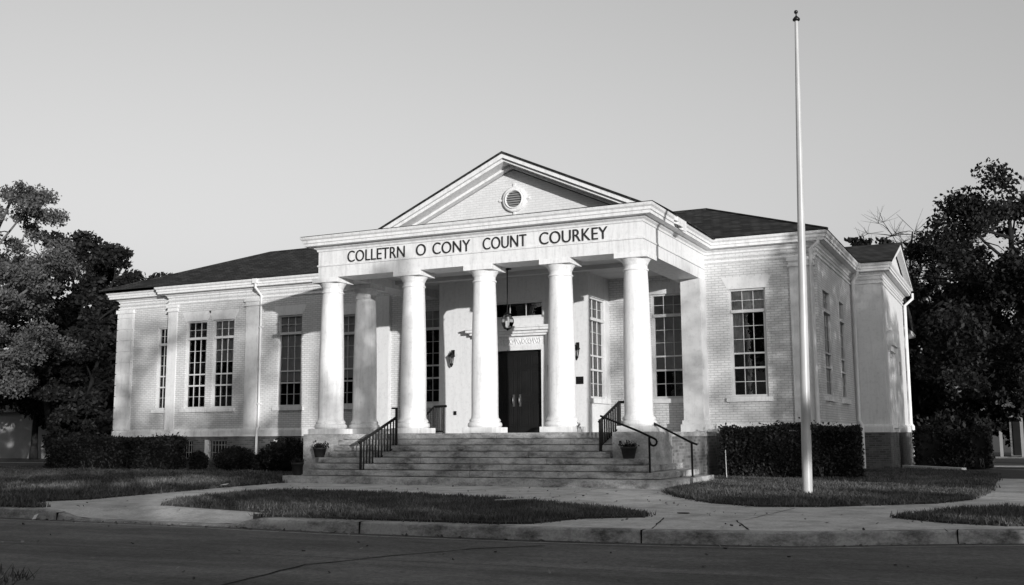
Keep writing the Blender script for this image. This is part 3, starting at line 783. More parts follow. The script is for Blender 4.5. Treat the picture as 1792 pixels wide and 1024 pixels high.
# ------------------------------------------------------------------ lanterns
def wall_lantern(W, a, z, label, rz=0, grp='wall lanterns'):
    root = empty('wall_lantern', W.p(a, z), rz); root.scale = (.82,.82,.82)
    q = MB(); q.box(-.05,.05,-.02,.0,.10,.36); q.tube([(0,-.02,.28),(0,-.1,.34),(0,-.17,.33),(0,-.17,.26)], .014, 6); q.build('bracket', 'black', root)
    q = MB(); c = (0,-.17)
    q.lathe([(.14,.10),(.135,.13),(.10,.17),(.07,.2),(.05,.22),(.055,.235),(.05,.27),(.0,.28)], c, 10, False); q.build('cap', 'black', root)
    q = MB(); q.lathe([(.06,-.17),(.105,.10)], c, 6, False); q.build('lamp_glass', 'lamp_glass', root)
    q = MB()
    for k in range(6):
        t = R(60*k); q.bar((c[0]+.06*math.cos(t),c[1]+.06*math.sin(t),-.17), (c[0]+.107*math.cos(t),c[1]+.107*math.sin(t),.10), .02)
    q.lathe([(.02,-.30),(.035,-.26),(.07,-.2),(.066,-.165),(.02,-.16)], c, 10); q.build('cage', 'black', root)
    q = MB(); q.lathe([(.015,-.16),(.018,-.05),(.03,-.02),(.025,.03),(.0,.05)], c, 8); q.build('bulb', 'trim', root)
    tag(root, label, 'lantern', grp); return root
wall_lantern(VEST, 2.30, 3.60, 'black wall lantern left of the double door, between the second and third columns')
wall_lantern(VEST, 6.50, 3.66, 'black wall lantern right of the double door, above the dark plaque')
wall_lantern(Wall((13.9,0,0),(0,1,0),(1,0,0)), 20.9, 3.6, 'small black wall lantern at the rear end of the right side wall', R(90))
pd = empty('pendant_lantern', (5.0,2.3,6.04-.12))
q = MB(); q.lathe([(.12,.115),(.12,.09),(.03,.07)], n=16); q.build('ceiling_plate', 'black', pd)
q = MB(); q.tube([(0,0,.08),(0,0,-1.12)], .016, 6); q.build('rod', 'black', pd)
q = MB(); q.lathe([(.0,-1.08),(.03,-1.1),(.04,-1.16),(.10,-1.2),(.12,-1.235)], n=8, sm=False)
for k in range(8):
    t = R(45*k); c_, s_ = math.cos(t), math.sin(t)
    q.tube([(.11*c_,.11*s_,-1.235),(.19*c_,.19*s_,-1.38),(.19*c_,.19*s_,-1.46),(.11*c_,.11*s_,-1.63)], .006, 4)
q.lathe([(.112,-1.625),(.115,-1.635),(.05,-1.66),(.0,-1.70)], n=8, sm=False); q.build('cage', 'black', pd)
q = MB(); q.lathe([(.107,-1.237),(.186,-1.38),(.186,-1.46),(.107,-1.625)], n=8, sm=False); q.build('lamp_glass', 'lamp_glass', pd)
q = MB()
for k in range(3):
    t = R(120*k); q.lathe([(.018,-1.60),(.018,-1.47),(.022,-1.44),(.0,-1.40)], (.05*math.cos(t),.05*math.sin(t)), 8)
q.build('bulb', 'trim', pd)
tag(pd, 'glass lantern hanging on a long rod from the porch ceiling in front of the door', 'lantern')
# plaque, wall box
q = MB(); q.box(-.2,.2,-.03,-.001,-.11,.11); q2 = q.build('wall_plaque', 'black', None, .006, loc=VEST.p(6.46,2.83))
tag(q2, 'small dark plaque on the porch wall under the right wall lantern', 'plaque')
q = MB(); q.box(-.17,.17,-.034,-.0295,.05,.06); q.box(-.13,.13,-.034,-.0295,-.01,.0); q.box(-.15,.15,-.034,-.0295,-.065,-.055); q.build('plaque_text', 'bronze', q2)
q = MB(); q.box(-.04,.04,-.05,-.001,-.06,.06); q.lathe([(.03,-.055),(.03,-.05)], n=3); q.v = q.v[:8]; q.f = q.f[:6]; q.smooth = q.smooth[:6]
q2 = q.build('wall_socket', 'black', None, .008, loc=VEST.p(2.37,1.93)); tag(q2, 'little black socket box low on the porch wall below the left lantern', 'socket box')

# ------------------------------------------------------------------ flagpole
PXP, PYP = 14.25, -3.15
fp = empty('flagpole', (PXP,PYP,0)); lean = (.19, 0)
def lp(z): return (lean[0]*z/9.9, 0, z)
q = MB(); zs = [-.05,.5,2,4,6,8,9.88]; q.tube([lp(z) for z in zs], [.102,.10,.096,.086,.072,.056,.034], 20); q.build('pole', 'pole', fp)
q = MB(); q.lathe([(.036,9.86),(.075,9.88),(.078,9.91),(.045,9.95),(.014,9.98),(.012,10.03)], (lean[0],0), 14); q.build('truck', 'bronze', fp)
q = MB(); q.lathe([(.0,10.02),(.032,10.035),(.043,10.065),(.032,10.095),(.0,10.11)], (lean[0],0), 14); q.build('ball_finial', 'bronze', fp)
q = MB(); q.tube([(.11,0,1.3),(.14,-.06,1.34),(.11,-.02,1.42)], .01, 5); q.build('cleat', 'bronze', fp)
tag(fp, 'tall bare tapering flagpole on the right lawn with a dark ball on top', 'flagpole')

# ------------------------------------------------------------------ GROUND
GUT = [(-140,-11.5), (0,-11.55), (6.8,-11.65), (9.2,-11.8), (12.2,-11.75), (14,-11.55), (15.6,-11.2), (17.4,-10.15), (19,-9.4), (24,-8.6), (140,-8.0)]
def gy(x):
    for (x0,y0),(x1,y1) in zip(GUT, GUT[1:]):
        if x0 <= x <= x1: t = (x-x0)/(x1-x0); return y0+(y1-y0)*t
    return GUT[-1][1]
def smooth(t): t = max(0, min(1, t)); return t*t*(3-2*t)
def drop(x):                                                # the lowered kerb of the crossing
    return .135*smooth((x-2.75)/.8)*smooth((7.6-x)/.9)
q = MB()
q.add([(-400,-120,-.165),(400,-120,-.165),(400,2,-.165),(-400,2,-.165)], [(0,1,2,3)])
q = MB(); n_ = len(GUT)
q.add([(x,y,-.165) for x,y in GUT] + [(x,-19.2-(0 if x > -20 else 0),-.165) for x,y in GUT], [(i,n_+i,n_+i+1,i+1) for i in range(n_-1)])
tag(q.build('road', 'asphalt'), kind='structure')
q = MB(); q.add([(-400,-400,-.15),(400,-400,-.15),(400,-19.2,-.15),(-400,-19.2,-.15)], [(0,1,2,3)]); tag(q.build('far_verge', 'soil'), kind='structure')
q = MB(); q.add([(x,y+.16,-.3) for x,y in GUT]+[(x,5.0,-.03) for x,y in GUT]+[(x,400,-.03) for x,y in GUT], [(j*n_+i,j*n_+i+1,j*n_+n_+i+1,j*n_+n_+i) for j in (0,1) for i in range(n_-1)]); 
tag(q.build('ground', 'soil'), kind='structure')
# kerb
xs = [-60+1.5*k for k in range(41)] + [1.7+.2*k for k in range(40)] + [9.8+.3*k for k in range(40)] + [22+2*k for k in range(20)]
q = MB(); rows = []
for x in xs:
    y = gy(x); zt = .0-drop(x); rows += [(x,y-.02,-.17), (x,y,min(-.02+zt,zt-.0)), (x,y+.02,zt), (x,y+.16,zt+.002), (x,y+.17,-.2)]
q.add(rows, [(i*5+j, (i+1)*5+j, (i+1)*5+j+1, i*5+j+1) for i in range(len(xs)-1) for j in range(4)])
tag(q.build('kerb', 'curb'), kind='structure')
q = MB()
for xj in (3.05, 9.4, 13.62, 17.35):
    y = gy(xj); zt = -drop(xj); q.box(xj-.008, xj+.008, y-.025, y+.165, -.166, zt+.004)
tag(q.build('kerb_joint', 'dark'), kind='structure')
q = MB()                                                     # pale lip of the gutter
gl = [(x, gy(x)-.34) for x in xs if -60 <= x <= 40]
q.add([(x,y,-.161) for x,y in gl]+[(x,y+.035,-.161) for x,y in gl], [(i,i+1,len(gl)+i+1,len(gl)+i) for i in range(len(gl)-1)])
tag(q.build('gutter_lip', 'concrete'), kind='structure')
# concrete forecourt and paths
q = MB(); cx_ = [-1.2+.35*k for k in range(60)]; ny = 26; rows = []
for x in cx_:
    y0 = gy(x)+.16
    for j in range(ny):
        t = j/(ny-1); t2 = t**2.2; y = y0+(6.5-y0)*t2
        z = .0-drop(x)*smooth(1-(y-y0)/1.5)*1.0
        rows.append((x,y,z+.004))
q.add(rows, [(i*ny+j, (i+1)*ny+j, (i+1)*ny+j+1, i*ny+j+1) for i in range(len(cx_)-1) for j in range(ny-1)], True)
tag(q.build('forecourt_paving', 'concrete'), kind='structure')
q = MB(); q.add([(17.6,-4,.006),(19.8,-4,.006),(19.8,6,.006),(17.6,6,.006)], [(0,1,2,3)]); tag(q.build('side_path', 'concrete'), kind='structure')
q = MB(); q.add([(-60,-2.5,-.02),(-16.8,3.6,-.02),(-16.8,5.3,-.02),(-60,0.5,-.02)], [(0,1,2,3)]); tag(q.build('far_path', 'concrete'), kind='structure')
q = MB(); q.add([(-60,13.0,-.018),(-20,13.0,-.018),(-20,14.6,-.018),(-60,14.6,-.018)], [(0,1,2,3)]); q.add([(15.8,16.5,.012),(60,16.5,.012),(60,18.6,.012),(15.8,18.6,.012)], [(0,1,2,3)]); tag(q.build('cross_path', 'concrete'), kind='structure')
# joints and cracks in the paving, and the crack across the road
q = MB()
def crack(pts, wdt, z, jig=.03, seed=0):
    r_ = random.Random(seed); P = []
    for (a_, b_) in zip(pts, pts[1:]):
        nseg = max(2, int((Vector(b_)-Vector(a_)).length/.25))
        for k in range(nseg): P.append((a_[0]+(b_[0]-a_[0])*k/nseg+r_.uniform(-jig,jig), a_[1]+(b_[1]-a_[1])*k/nseg+r_.uniform(-jig,jig)))
    P.append(pts[-1]); vs = []
    for i, p in enumerate(P):
        d = (Vector(P[min(i+1,len(P)-1)])-Vector(P[max(i-1,0)])).normalized(); w_ = wdt*r_.uniform(.5,1.2)
        vs += [(p[0]-d.y*w_,p[1]+d.x*w_,z), (p[0]+d.y*w_,p[1]-d.x*w_,z)]
    q.add(vs, [(2*i,2*i+2,2*i+3,2*i+1) for i in range(len(P)-1)])
crack([(13.3,-9.6),(13.7,-11.4)], .012, .009, .01, 1); crack([(14.4,-9.7),(14.9,-11.1)], .014, .009, .01, 2); crack([(14.5,-9.6),(14.7,-6.9)], .008, .009, .005, 3)
crack([(1.0,-6.2),(3.0,-6.9)], .008, .009, .005, 4); crack([(9.9,-6.9),(9.3,-1.7)], .008, .009, .005, 5); crack([(5.2,-5.3),(5.3,-1.7)], .008, .009, .005, 6); crack([(13.4,-9.2),(15.9,-7.9)], .007, .009, .005, 8)
tag(q.build('paving_joint', 'dark'), kind='structure')
q = MB(); crack([(11.35,-17.6),(11.15,-16.3),(10.95,-15.2),(11.4,-14.1),(11.95,-13.0),(12.6,-12.4)], .02, -.160, .03, 7); crack([(-10,-14.6),(4,-14.9),(16,-14.3),(30,-13.6)], .008, -.160, .02, 9)
tag(q.build('road_crack', 'dark'), kind='structure')

ISLAND = [(3.9,-10.0),(3.2,-8.6),(2.75,-6.3),(3.3,-5.55),(4.4,-5.35),(6.86,-5.75),(9.5,-6.8),(12.04,-8.2),(12.9,-9.1),(13.0,-9.6),(12.2,-10.2),(11.9,-11.3),(11.5,-11.5),(9.3,-11.55),(7.2,-11.5),(8.3,-10.98),(8.35,-10.82),(6.2,-10.42)]
RIGHT_L = [(10.95,-1.6),(11.2,-2.8),(12.0,-4.5),(13.1,-6.1),(14.1,-6.75),(15.1,-6.4),(16.7,-4.9),(17.25,-3.6),(17.55,.6),(17.55,8.6),(16.8,11.0),(14.26,13.5),(14.24,12.4),(13.2,12.3),(13.2,5.6),(10.2,5.6),(10.2,2.2),(10.95,2.1)]
SMALL_L = [(16.4,-8.4),(17.3,-6.4),(18.1,-5.7),(20,-5.2),(30,-5),(30,-8.05),(24,-8.3),(19,-9.05),(17.9,-9.35),(17.1,-9.1)]
LEFT_L = [(.0,-.4),(.15,-1.9),(.4,-4.5),(.85,-7.4),(1.15,-9.2),(.8,-9.9),(1.1,-10.6),(2.3,-11.2),(2.0,-11.36),(-40,-11.32),(-40,12.5),(-20,12.5),(-14.1,6.0),(-11.2,5.6),(.0,5.6)]
for nm, poly in (('turf',ISLAND),('turf',RIGHT_L),('turf',SMALL_L),('turf',LEFT_L)):
    q = MB(); q.prism_z(poly, -.05, .035); o = q.build(nm, 'soil'); tag(o, kind='structure')
    t_ = o.modifiers.new('tri', 'TRIANGULATE')
def pip(x, y, poly):
    c = False; j = len(poly)-1
    for i in range(len(poly)):
        xi, yi = poly[i]; xj, yj = poly[j]
        if (yi > y) != (yj > y) and x < (xj-xi)*(y-yi)/(yj-yi)+xi: c = not c
        j = i
    return c
rnd = random.Random(77)
def blades(poly, dens, h, wdt, xmin=-40, zz=.03, z0=.0):
    xs_ = [p[0] for p in poly]; ys_ = [p[1] for p in poly]
    x0, x1, y0, y1 = max(min(xs_), xmin), max(xs_), min(ys_), max(ys_)
    V, F = [], []
    for _ in range(int((x1-x0)*(y1-y0)*dens)):
        x, y = rnd.uniform(x0,x1), rnd.uniform(y0,y1)
        if not pip(x, y, poly): continue
        pat = .5+.5*math.sin(x*1.7+math.sin(y*2.3)*1.5)*math.cos(y*1.9+x*.6)
        hh = h*rnd.uniform(.5,1.25)*(.65+.6*pat); a_ = rnd.uniform(0,math.pi); ww = wdt*rnd.uniform(.6,1.3)
        dx, dy = math.cos(a_)*ww, math.sin(a_)*ww; lx, ly = rnd.gauss(0,.35)*hh, rnd.gauss(0,.35)*hh
        k = len(V); V += [(x-dx,y-dy,zz),(x+dx,y+dy,zz),(x+lx,y+ly,zz+hh)]; F.append((k,k+1,k+2))
    for _ in range(int((x1-x0)*(y1-y0)*dens/160)):
        x, y = rnd.uniform(x0,x1), rnd.uniform(y0,y1)
        if not pip(x, y, poly): continue
        for _b in range(rnd.randint(8,22)):
            hh = h*rnd.uniform(.9,1.7); a_ = rnd.uniform(0,math.pi); ww = wdt*rnd.uniform(.7,1.4); px_, py_ = x+rnd.gauss(0,.05), y+rnd.gauss(0,.05)
            dx, dy = math.cos(a_)*ww, math.sin(a_)*ww; lx, ly = rnd.gauss(0,.45)*hh, rnd.gauss(0,.45)*hh
            k = len(V); V += [(px_-dx,py_-dy,zz),(px_+dx,py_+dy,zz),(px_+lx,py_+ly,zz+hh)]; F.append((k,k+1,k+2))
    n_e = len(poly)
    for i_ in range(n_e):
        (ax, ay), (bx, by) = poly[i_], poly[(i_+1)%n_e]
        if max(ax,bx) < -12 or max(ay,by) > 3: continue
        for _ in range(int(math.hypot(bx-ax,by-ay)*60)):
            t_ = rnd.random(); x, y = ax+(bx-ax)*t_+rnd.gauss(0,.045), ay+(by-ay)*t_+rnd.gauss(0,.045)
            hh = h*rnd.uniform(.4,1.2); a_ = rnd.uniform(0,math.pi); ww = wdt*rnd.uniform(.6,1.2)
            dx, dy = math.cos(a_)*ww, math.sin(a_)*ww; lx, ly = rnd.gauss(0,.6)*hh, rnd.gauss(0,.6)*hh
            k = len(V); V += [(x-dx,y-dy,.004),(x+dx,y+dy,.004),(x+lx,y+ly,.02+hh)]; F.append((k,k+1,k+2))
    return V, F
q = MB()
for poly, dn, h_, w_, xm in ((ISLAND,900,.07,.011,-40),(RIGHT_L,620,.07,.013,-40),(SMALL_L,800,.07,.011,-40),(LEFT_L,210,.085,.022,-20)):
    V, F = blades(poly, dn, h_, w_, xm); q.add(V, F)
V, F = blades([(4,-17.9),(9.2,-17.95),(10.2,-18.2),(10.2,-19.4),(4,-19.4)], 900, .09, .008, zz=-.15); q.add(V, F)
tag(q.build('grass', 'grass'), kind='stuff')
q = MB(); rf_ = random.Random(5); pts = []
for _ in range(900):
    t_ = rf_.random()
    if t_ < .30: x = rf_.uniform(-4, 22); pts.append((x, gy(x)-abs(rf_.gauss(.05,.12))-.03, -.155))
    elif t_ < .42: x = rf_.uniform(0, 20); pts.append((x, rf_.uniform(-17,-12.2), -.158))
    elif t_ < .75: x = rf_.uniform(-12, 18); pts.append((x, rf_.uniform(-11,3), .06 if any(pip(x, pts[-1][1] if pts else 0, P_) for P_ in (ISLAND,RIGHT_L,LEFT_L)) else .02))
    else: x = rf_.uniform(2, 17); y = rf_.uniform(-11,-1.8); pts.append((x, y, .07 if any(pip(x, y, P_) for P_ in (ISLAND,RIGHT_L,LEFT_L,SMALL_L)) else .016))
leaf_quads(q, pts, .035, rf_, 2.5); tag(q.build('fallen_leaves', 'dry_leaf'), kind='stuff')
q = MB(); q.prism_z([(4,-17.9),(9.2,-17.95),(10.2,-18.2),(10.4,-19.3),(4,-19.3)], -.2, -.148); tag(q.build('verge', 'soil'), kind='structure')

# small things lying about
q = MB(); q.tube([(-.28,-.14,.06),(0,0,.075),(.3,.2,.08)], .012, 6); o = q.build('fallen_stick', 'wood', loc=(9.9,-7.7,.03)); tag(o, 'pale stick lying in the grass of the middle lawn', 'stick')
q = MB(); q.add([(-.09,-.05,.05),(.09,-.06,.06),(.1,.05,.09),(-.08,.06,.07)], [(0,1,2,3)]); q.add([(-.09,-.05,.056),(.09,-.06,.066),(.1,.05,.096),(-.08,.06,.076)], [(3,2,1,0)]); o = q.build('paper_scrap', 'paper', loc=(.7,-4.6,.03)); tag(o, 'white scrap of paper on the edge of the left lawn beside the path', 'litter')
q = MB(); q.add([(-.04,-.03,.0),(.05,-.03,.015),(.03,.04,.10),(-.05,.03,.07)], [(0,1,2,3)]); q.add([(-.04,-.035,.0),(.05,-.035,.015),(.03,.035,.10),(-.05,.025,.07)], [(3,2,1,0)]); o = q.build('paper_scrap', 'paper', loc=(2.65,-11.72,-.16)); tag(o, 'crumpled white litter in the gutter by the sloped kerb', 'litter')
q = MB(); q.lathe([(.10,0),(.10,.008),(.0,.01)], n=18); o = q.build('valve_cover', 'black', loc=(13.3,-8.6,.006)); tag(o, 'small dark round valve cover set in the paving', 'cover plate')
q = MB(); q.tube([(0,0,0),(-.1,.35,.78)], .012, 6); o = q.build('marker_stake', 'paper', loc=(11.0,3.3,.02)); tag(o, 'thin white stake leaning against the left end of the right hedge', 'stake')

# ------------------------------------------------------------------ pots
def pot(loc, r, h, label, flowers):
    root = empty('flower_pot', loc); rn = random.Random(int(loc[0]*100))
    q = MB(); q.lathe([(r*.68,0),(r*.92,h*.82),(r,h*.82),(r,h),(r*.88,h),(r*.86,h*.9),(.0,h*.88)], n=20); q.build('pot', 'pot', root)
    q = MB(); leaf_quads(q, [(rn.gauss(0,r*.5), rn.gauss(0,r*.5), h+abs(rn.gauss(0,h*.22))) for _ in range(160)], .04, rn); q.build('plant', 'hedge', root)
    if flowers:
        q = MB(); leaf_quads(q, [(rn.gauss(0,r*.5), rn.gauss(0,r*.5), h+h*.2+abs(rn.gauss(0,h*.15))) for _ in range(flowers)], .026, rn, 1.0); q.build('blossom', 'petal', root)
    tag(root, label, 'flower pot', 'pots on the steps')
z4 = .04+rs*4
pot((.74,-.80,z4), .19, .26, 'dark pot of low leaves at the left end of the steps, before the left block', 0)
pot((9.69,-.80,z4), .20, .28, 'dark pot with small pale blossoms at the right end of the steps', 38)
pot((.36,-1.28,.2), .17, .34, 'dark shadowed pot on the lowest slab at the far left of the stairs', 0)

# ------------------------------------------------------------------ hedges and bushes
def hedge_box(name, label, x0, x1, y0, y1, z1, n, size, seed, mat='hedge', grp=None, cat='hedge', rnd_top=.08):
    rn = random.Random(seed); root = empty(name, ((x0+x1)/2,(y0+y1)/2,0)); cx, cy = (x0+x1)/2, (y0+y1)/2
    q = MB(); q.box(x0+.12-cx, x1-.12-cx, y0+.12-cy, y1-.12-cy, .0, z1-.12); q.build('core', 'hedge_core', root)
    pts = []
    A = [(y1-y0)*z1, (y1-y0)*z1, (x1-x0)*z1, (x1-x0)*(y1-y0)]
    for _ in range(n):
        f = rn.choices(range(4), A)[0]; u, v = rn.random(), rn.random(); dpt = rn.uniform(-.03,.13)
        bul = rnd_top*math.sin(u*9+seed)
        if f == 0: p = (x0+dpt, y0+(y1-y0)*u, z1*v)
        elif f == 1: p = (x1-dpt, y0+(y1-y0)*u, z1*v)
        elif f == 2: p = (x0+(x1-x0)*u, y0+dpt+bul*.5, z1*v)
        else: p = (x0+(x1-x0)*u, y0+(y1-y0)*v, z1-dpt+bul*.6)
        if rn.random() < .07 and f == 3: p = (p[0],p[1],p[2]+rn.uniform(.03,.14))
        pts.append((p[0]-cx+rn.gauss(0,.02), p[1]-cy+rn.gauss(0,.02), max(.03,p[2]+rn.gauss(0,.02))))
    q = MB(); leaf_quads(q, pts, size, rn); q.build('foliage', mat, root)
    q = MB()
    for k in range(int((x1-x0)*3)):
        xx = rn.uniform(x0+.2,x1-.2)-cx; q.tube([(xx,y0+.14-cy,0),(xx+rn.uniform(-.15,.15),y0+.06-cy,.35)], .012, 5)
    q.build('stem', 'bark_pale', root)
    tag(root, label, cat, grp); return root
def bush(label, c, r, rz_, n, size, seed, mat='leaf_dark', grp='round bushes by the basement wall'):
    rn = random.Random(seed); root = empty('round_bush', (c[0],c[1],0))
    q = MB(); q.lathe([(.02,.02),(r*.7,.15),(r*.84,rz_*.9),(r*.7,rz_*1.45),(r*.4,rz_*1.8),(.01,rz_*1.86)], n=14); q.build('core', 'hedge_core', root)
    pts = []
    for _ in range(n):
        d = Vector((rn.gauss(0,1),rn.gauss(0,1),rn.gauss(0,1))).normalized(); k = rn.uniform(.84,1.05)*(1+.07*math.sin(d.x*5+seed)*math.cos(d.y*6))
        pts.append((d.x*r*k, d.y*r*k, max(.03, rz_+d.z*rz_*k)))
    q = MB(); leaf_quads(q, pts, size, rn); q.build('foliage', mat, root)
    q = MB(); q.tube([(0,0,-.02),(0,0,.3)], .05, 6); q.build('stem', 'bark', root)
    tag(root, label, 'bush', grp)
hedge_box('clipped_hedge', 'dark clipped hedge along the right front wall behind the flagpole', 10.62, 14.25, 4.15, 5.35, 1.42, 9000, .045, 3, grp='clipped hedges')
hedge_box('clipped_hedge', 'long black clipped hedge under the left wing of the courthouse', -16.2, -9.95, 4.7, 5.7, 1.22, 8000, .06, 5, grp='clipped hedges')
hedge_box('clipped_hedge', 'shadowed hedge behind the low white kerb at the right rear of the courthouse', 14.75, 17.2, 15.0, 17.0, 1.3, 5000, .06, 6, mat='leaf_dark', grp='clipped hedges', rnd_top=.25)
bush('small dark bush before the left basement window', (-8.72,4.95), .34, .36, 1300, .045, 1)
bush('dark round bush before the second basement window', (-7.05,4.95), .70, .45, 2200, .045, 2)
bush('dark bushy shrub close against the left side of the stairs', (-4.55,4.7), .85, .60, 2600, .05, 3)
bush('low dark bush near the foot of the downspout', (-5.75,4.9), .42, .35, 1200, .05, 9)
q = MB(); d0, d1 = Vector((14.5,14.0,0)), Vector((16.5,11.3,0)); nrm = Vector((.8,.6,0))*.09
q.prism_z([tuple((d0-nrm).xy), tuple((d1-nrm).xy), tuple((d1+nrm).xy), tuple((d0+nrm).xy)], -.05, .14); o = q.build('low_kerb_wall', 'trim', None, .01); tag(o, 'low white kerb wall reaching out from the right rear corner', 'kerb wall')

# ------------------------------------------------------------------ trees
def tree(name, label, base, h, cr, z0, seed, nleaf, lsize, leaf, bark='bark', trunk_r=.25, nl=9, forks=1, grp=None, density=1.0, aspect=1.0, lean_=(0,0), conic=0.0, flat=.7, extra=(), clump=.18, cat='tree'):
    """z0..h is the height range of the crown, cr its radius"""
    rn = random.Random(seed); root = empty(name, base)
    tr = MB(); clumps = []
    def curve(a_, b_, sag, nseg=5):
        a_, b_ = Vector(a_), Vector(b_); L_ = (b_-a_).length; j = Vector((rn.gauss(0,1),rn.gauss(0,1),rn.gauss(0,.6)))*L_*.09
        return [a_.lerp(b_, t/nseg)+j*math.sin(math.pi*t/nseg)+Vector((0,0,sag*L_*math.sin(math.pi*t/nseg))) for t in range(nseg+1)]
    tops = []
    for f in range(forks):
        ang = 6.28*f/forks+rn.uniform(0,.8); sp = cr*.35 if forks > 1 else cr*.08
        top = Vector((math.cos(ang)*sp+lean_[0], math.sin(ang)*sp+lean_[1], h*.93))
        c = curve((math.cos(ang)*trunk_r*.8*(forks > 1), math.sin(ang)*trunk_r*.8*(forks > 1), -.1), top, 0, 9)
        rr_ = [trunk_r*(1.35 if i == 0 else 1)*(1-.9*i/9)/(1 if forks == 1 else 1.5)+.02 for i in range(10)]
        tr.tube(c, rr_, 8); tops.append(c)
    zc_ = (z0+h)/2; hz = (h-z0)/2
    for c in tops:
        for k in range(nl):
            fz = (k+rn.random())/nl; zz = z0+(h-z0)*(.04+.93*fz)
            rad = cr*math.sqrt(max(.03, 1-((zz-zc_)/hz*.93)**2)); rad = rad*(1-conic)+conic*cr*(1-fz)*1.15
            rad *= rn.uniform(.62,1.14)
            a_ = k*2.4+rn.uniform(-.5,.5)+seed
            zi = min(zz*.82, h*.85); ii = min(8, max(1, int(zi/(h*.93)*9))); st = c[ii]
            e = Vector((math.cos(a_)*rad*aspect+lean_[0], math.sin(a_)*rad+lean_[1], zz))
            lim = curve(st, e, .06); rl_ = max(.03, trunk_r*.38*(1-.6*fz))
            tr.tube(lim, [rl_*(1-.75*i/5)+.008 for i in range(6)], 6)
            clumps.append((e, cr*clump*rn.uniform(.8,1.35)))
            for s_ in range(7):
                bt = lim[rn.choice((2,3,4,4,5))]; o_ = Vector((rn.gauss(0,1),rn.gauss(0,1),rn.gauss(0,.6))).normalized()*cr*rn.uniform(.2,.45)
                e2 = bt+o_
                if e2.z < z0-.4: e2.z = z0-.4
                if e2.z > h: e2.z = h
                tr.tube(curve(bt, e2, .05, 3), [.032,.024,.016,.008], 4, cap=False)
                clumps.append((e2, cr*clump*rn.uniform(.6,1.1)))
                if rn.random() < .6:
                    e3 = e2+Vector((rn.gauss(0,1),rn.gauss(0,1),rn.gauss(0,.5))).normalized()*cr*rn.uniform(.12,.26)
                    tr.tube([e2,(e2+e3)/2,e3], [.016,.012,.006], 4, cap=False); clumps.append((e3, cr*clump*rn.uniform(.4,.8)))
    for e in extra: clumps.append((Vector(e[:3]), e[3]))
    for e in extra:
        c = tops[0]; st = min(c, key=lambda p: abs(p.z-e[2]*.9)); tr.tube(curve(st, e[:3], .06), [.07,.055,.045,.035,.025,.012], 6)
    tr.build('trunk', bark, root)
    if nleaf:
        pts = []; wts = [r_**2 for _, r_ in clumps]
        for i in rn.choices(range(len(clumps)), wts, k=nleaf):
            c, r_ = clumps[i]; d = Vector((rn.gauss(0,1),rn.gauss(0,1),rn.gauss(0,1)))*.56
            if d.length > 1.3: d *= 1.3*rn.random()**.5/d.length
            d *= r_
            pts.append((c.x+d.x, c.y+d.y, c.z+d.z*flat))
        q = MB(); leaf_quads(q, pts, lsize, rn); q.build('crown', leaf, root)
    else:
        tw = MB()
        for c, r_ in clumps:
            for _ in range(7):
                d = Vector((rn.gauss(0,1),rn.gauss(0,1),abs(rn.gauss(0,1)))).normalized()*r_*2.2; tw.tube([c, c+d*.5+Vector((rn.gauss(0,.05),0,0)), c+d], [.012,.009,.005], 3, cap=False)
        tw.build('crown', bark, root)
    if label: tag(root, label, cat, grp)
    return root
GL = 'trees left of the courthouse'; GR = 'trees right of the courthouse'; GB = 'trees beyond the roof'
tree('broadleaf_tree', 'tall pale-leaved tree at the left edge with light bare limbs in its crown', (-19.7,5.0,-.05), 11.9, 3.1, 3.2, 21, 62000, .072, 'leaf_pale', 'bark_pale', .34, 13, grp=GL, extra=((2.9,-.8,4.6,.6),(3.2,-.6,5.4,.6),(2.2,-.8,3.3,.55)))
tree('broadleaf_tree', 'dark round-topped tree behind the pale-leaved tree, with a low forked trunk', (-31,18.5,-.05), 12.6, 3.6, 2.8, 8, 26000, .15, 'leaf_dark', 'bark', .3, 8, forks=3, grp=GL)
tree('broadleaf_tree', 'low dark tree before the small pale house on the left, boughs hanging over its wall', (-35.5,20.5,-.05), 7.5, 4.4, 2.0, 71, 20000, .15, 'leaf_dark', 'bark', .2, 10, grp=GL)
tree('broadleaf_tree', 'dark tree with a ragged top close to the left end of the courthouse', (-23.6,15.5,-.05), 11.6, 2.6, .8, 33, 26000, .14, 'leaf_dark', 'bark', .26, 13, grp=GL)
tree('broadleaf_tree', 'black dense tree filling the gap between the two dark trees on the left', (-29.5,24,-.05), 11.2, 3.6, .6, 14, 22000, .17, 'leaf_dark', 'bark', .3, 12, grp=GL)
tree('broadleaf_tree', 'low dark spreading tree against the left end wall with a twig reaching across it', (-19.0,10.0,-.05), 6.4, 2.6, .6, 17, 22000, .11, 'leaf_dark', 'bark', .2, 11, grp=GL, extra=((4.4,-3.2,3.25,.35),(3.4,-2.0,3.4,.5)))
tree('broadleaf_tree', 'large black spreading tree at the right edge with ragged open limbs', (20.0,22,-.05), 11.0, 4.2, 3.3, 51, 40000, .10, 'leaf_dark', 'bark', .36, 14, grp=GR, lean_=(-2.0,0), extra=((-4.4,-.5,9.9,.45),(-5.9,0,7.6,.5),(-3.4,-2,4.0,.6),(-1.2,-2,3.2,.6)))
tree('broadleaf_tree', 'dark lower tree between the courthouse and the large black tree', (15.9,27,-.05), 8.6, 2.8, .5, 52, 24000, .14, 'leaf_dark', 'bark', .25, 11, grp=GR)
tree('broadleaf_tree', 'black bushy tree standing behind the small house roof on the right', (20.6,40,-.05), 11.5, 4.0, .6, 53, 22000, .18, 'leaf_dark', 'bark', .3, 11, grp=GR)
tree('broadleaf_tree', 'black tree with low boughs closing the gap left of the small house', (15.0,36,-.05), 9.0, 3.4, .4, 54, 22000, .17, 'leaf_dark', 'bark', .25, 11, grp=GR)
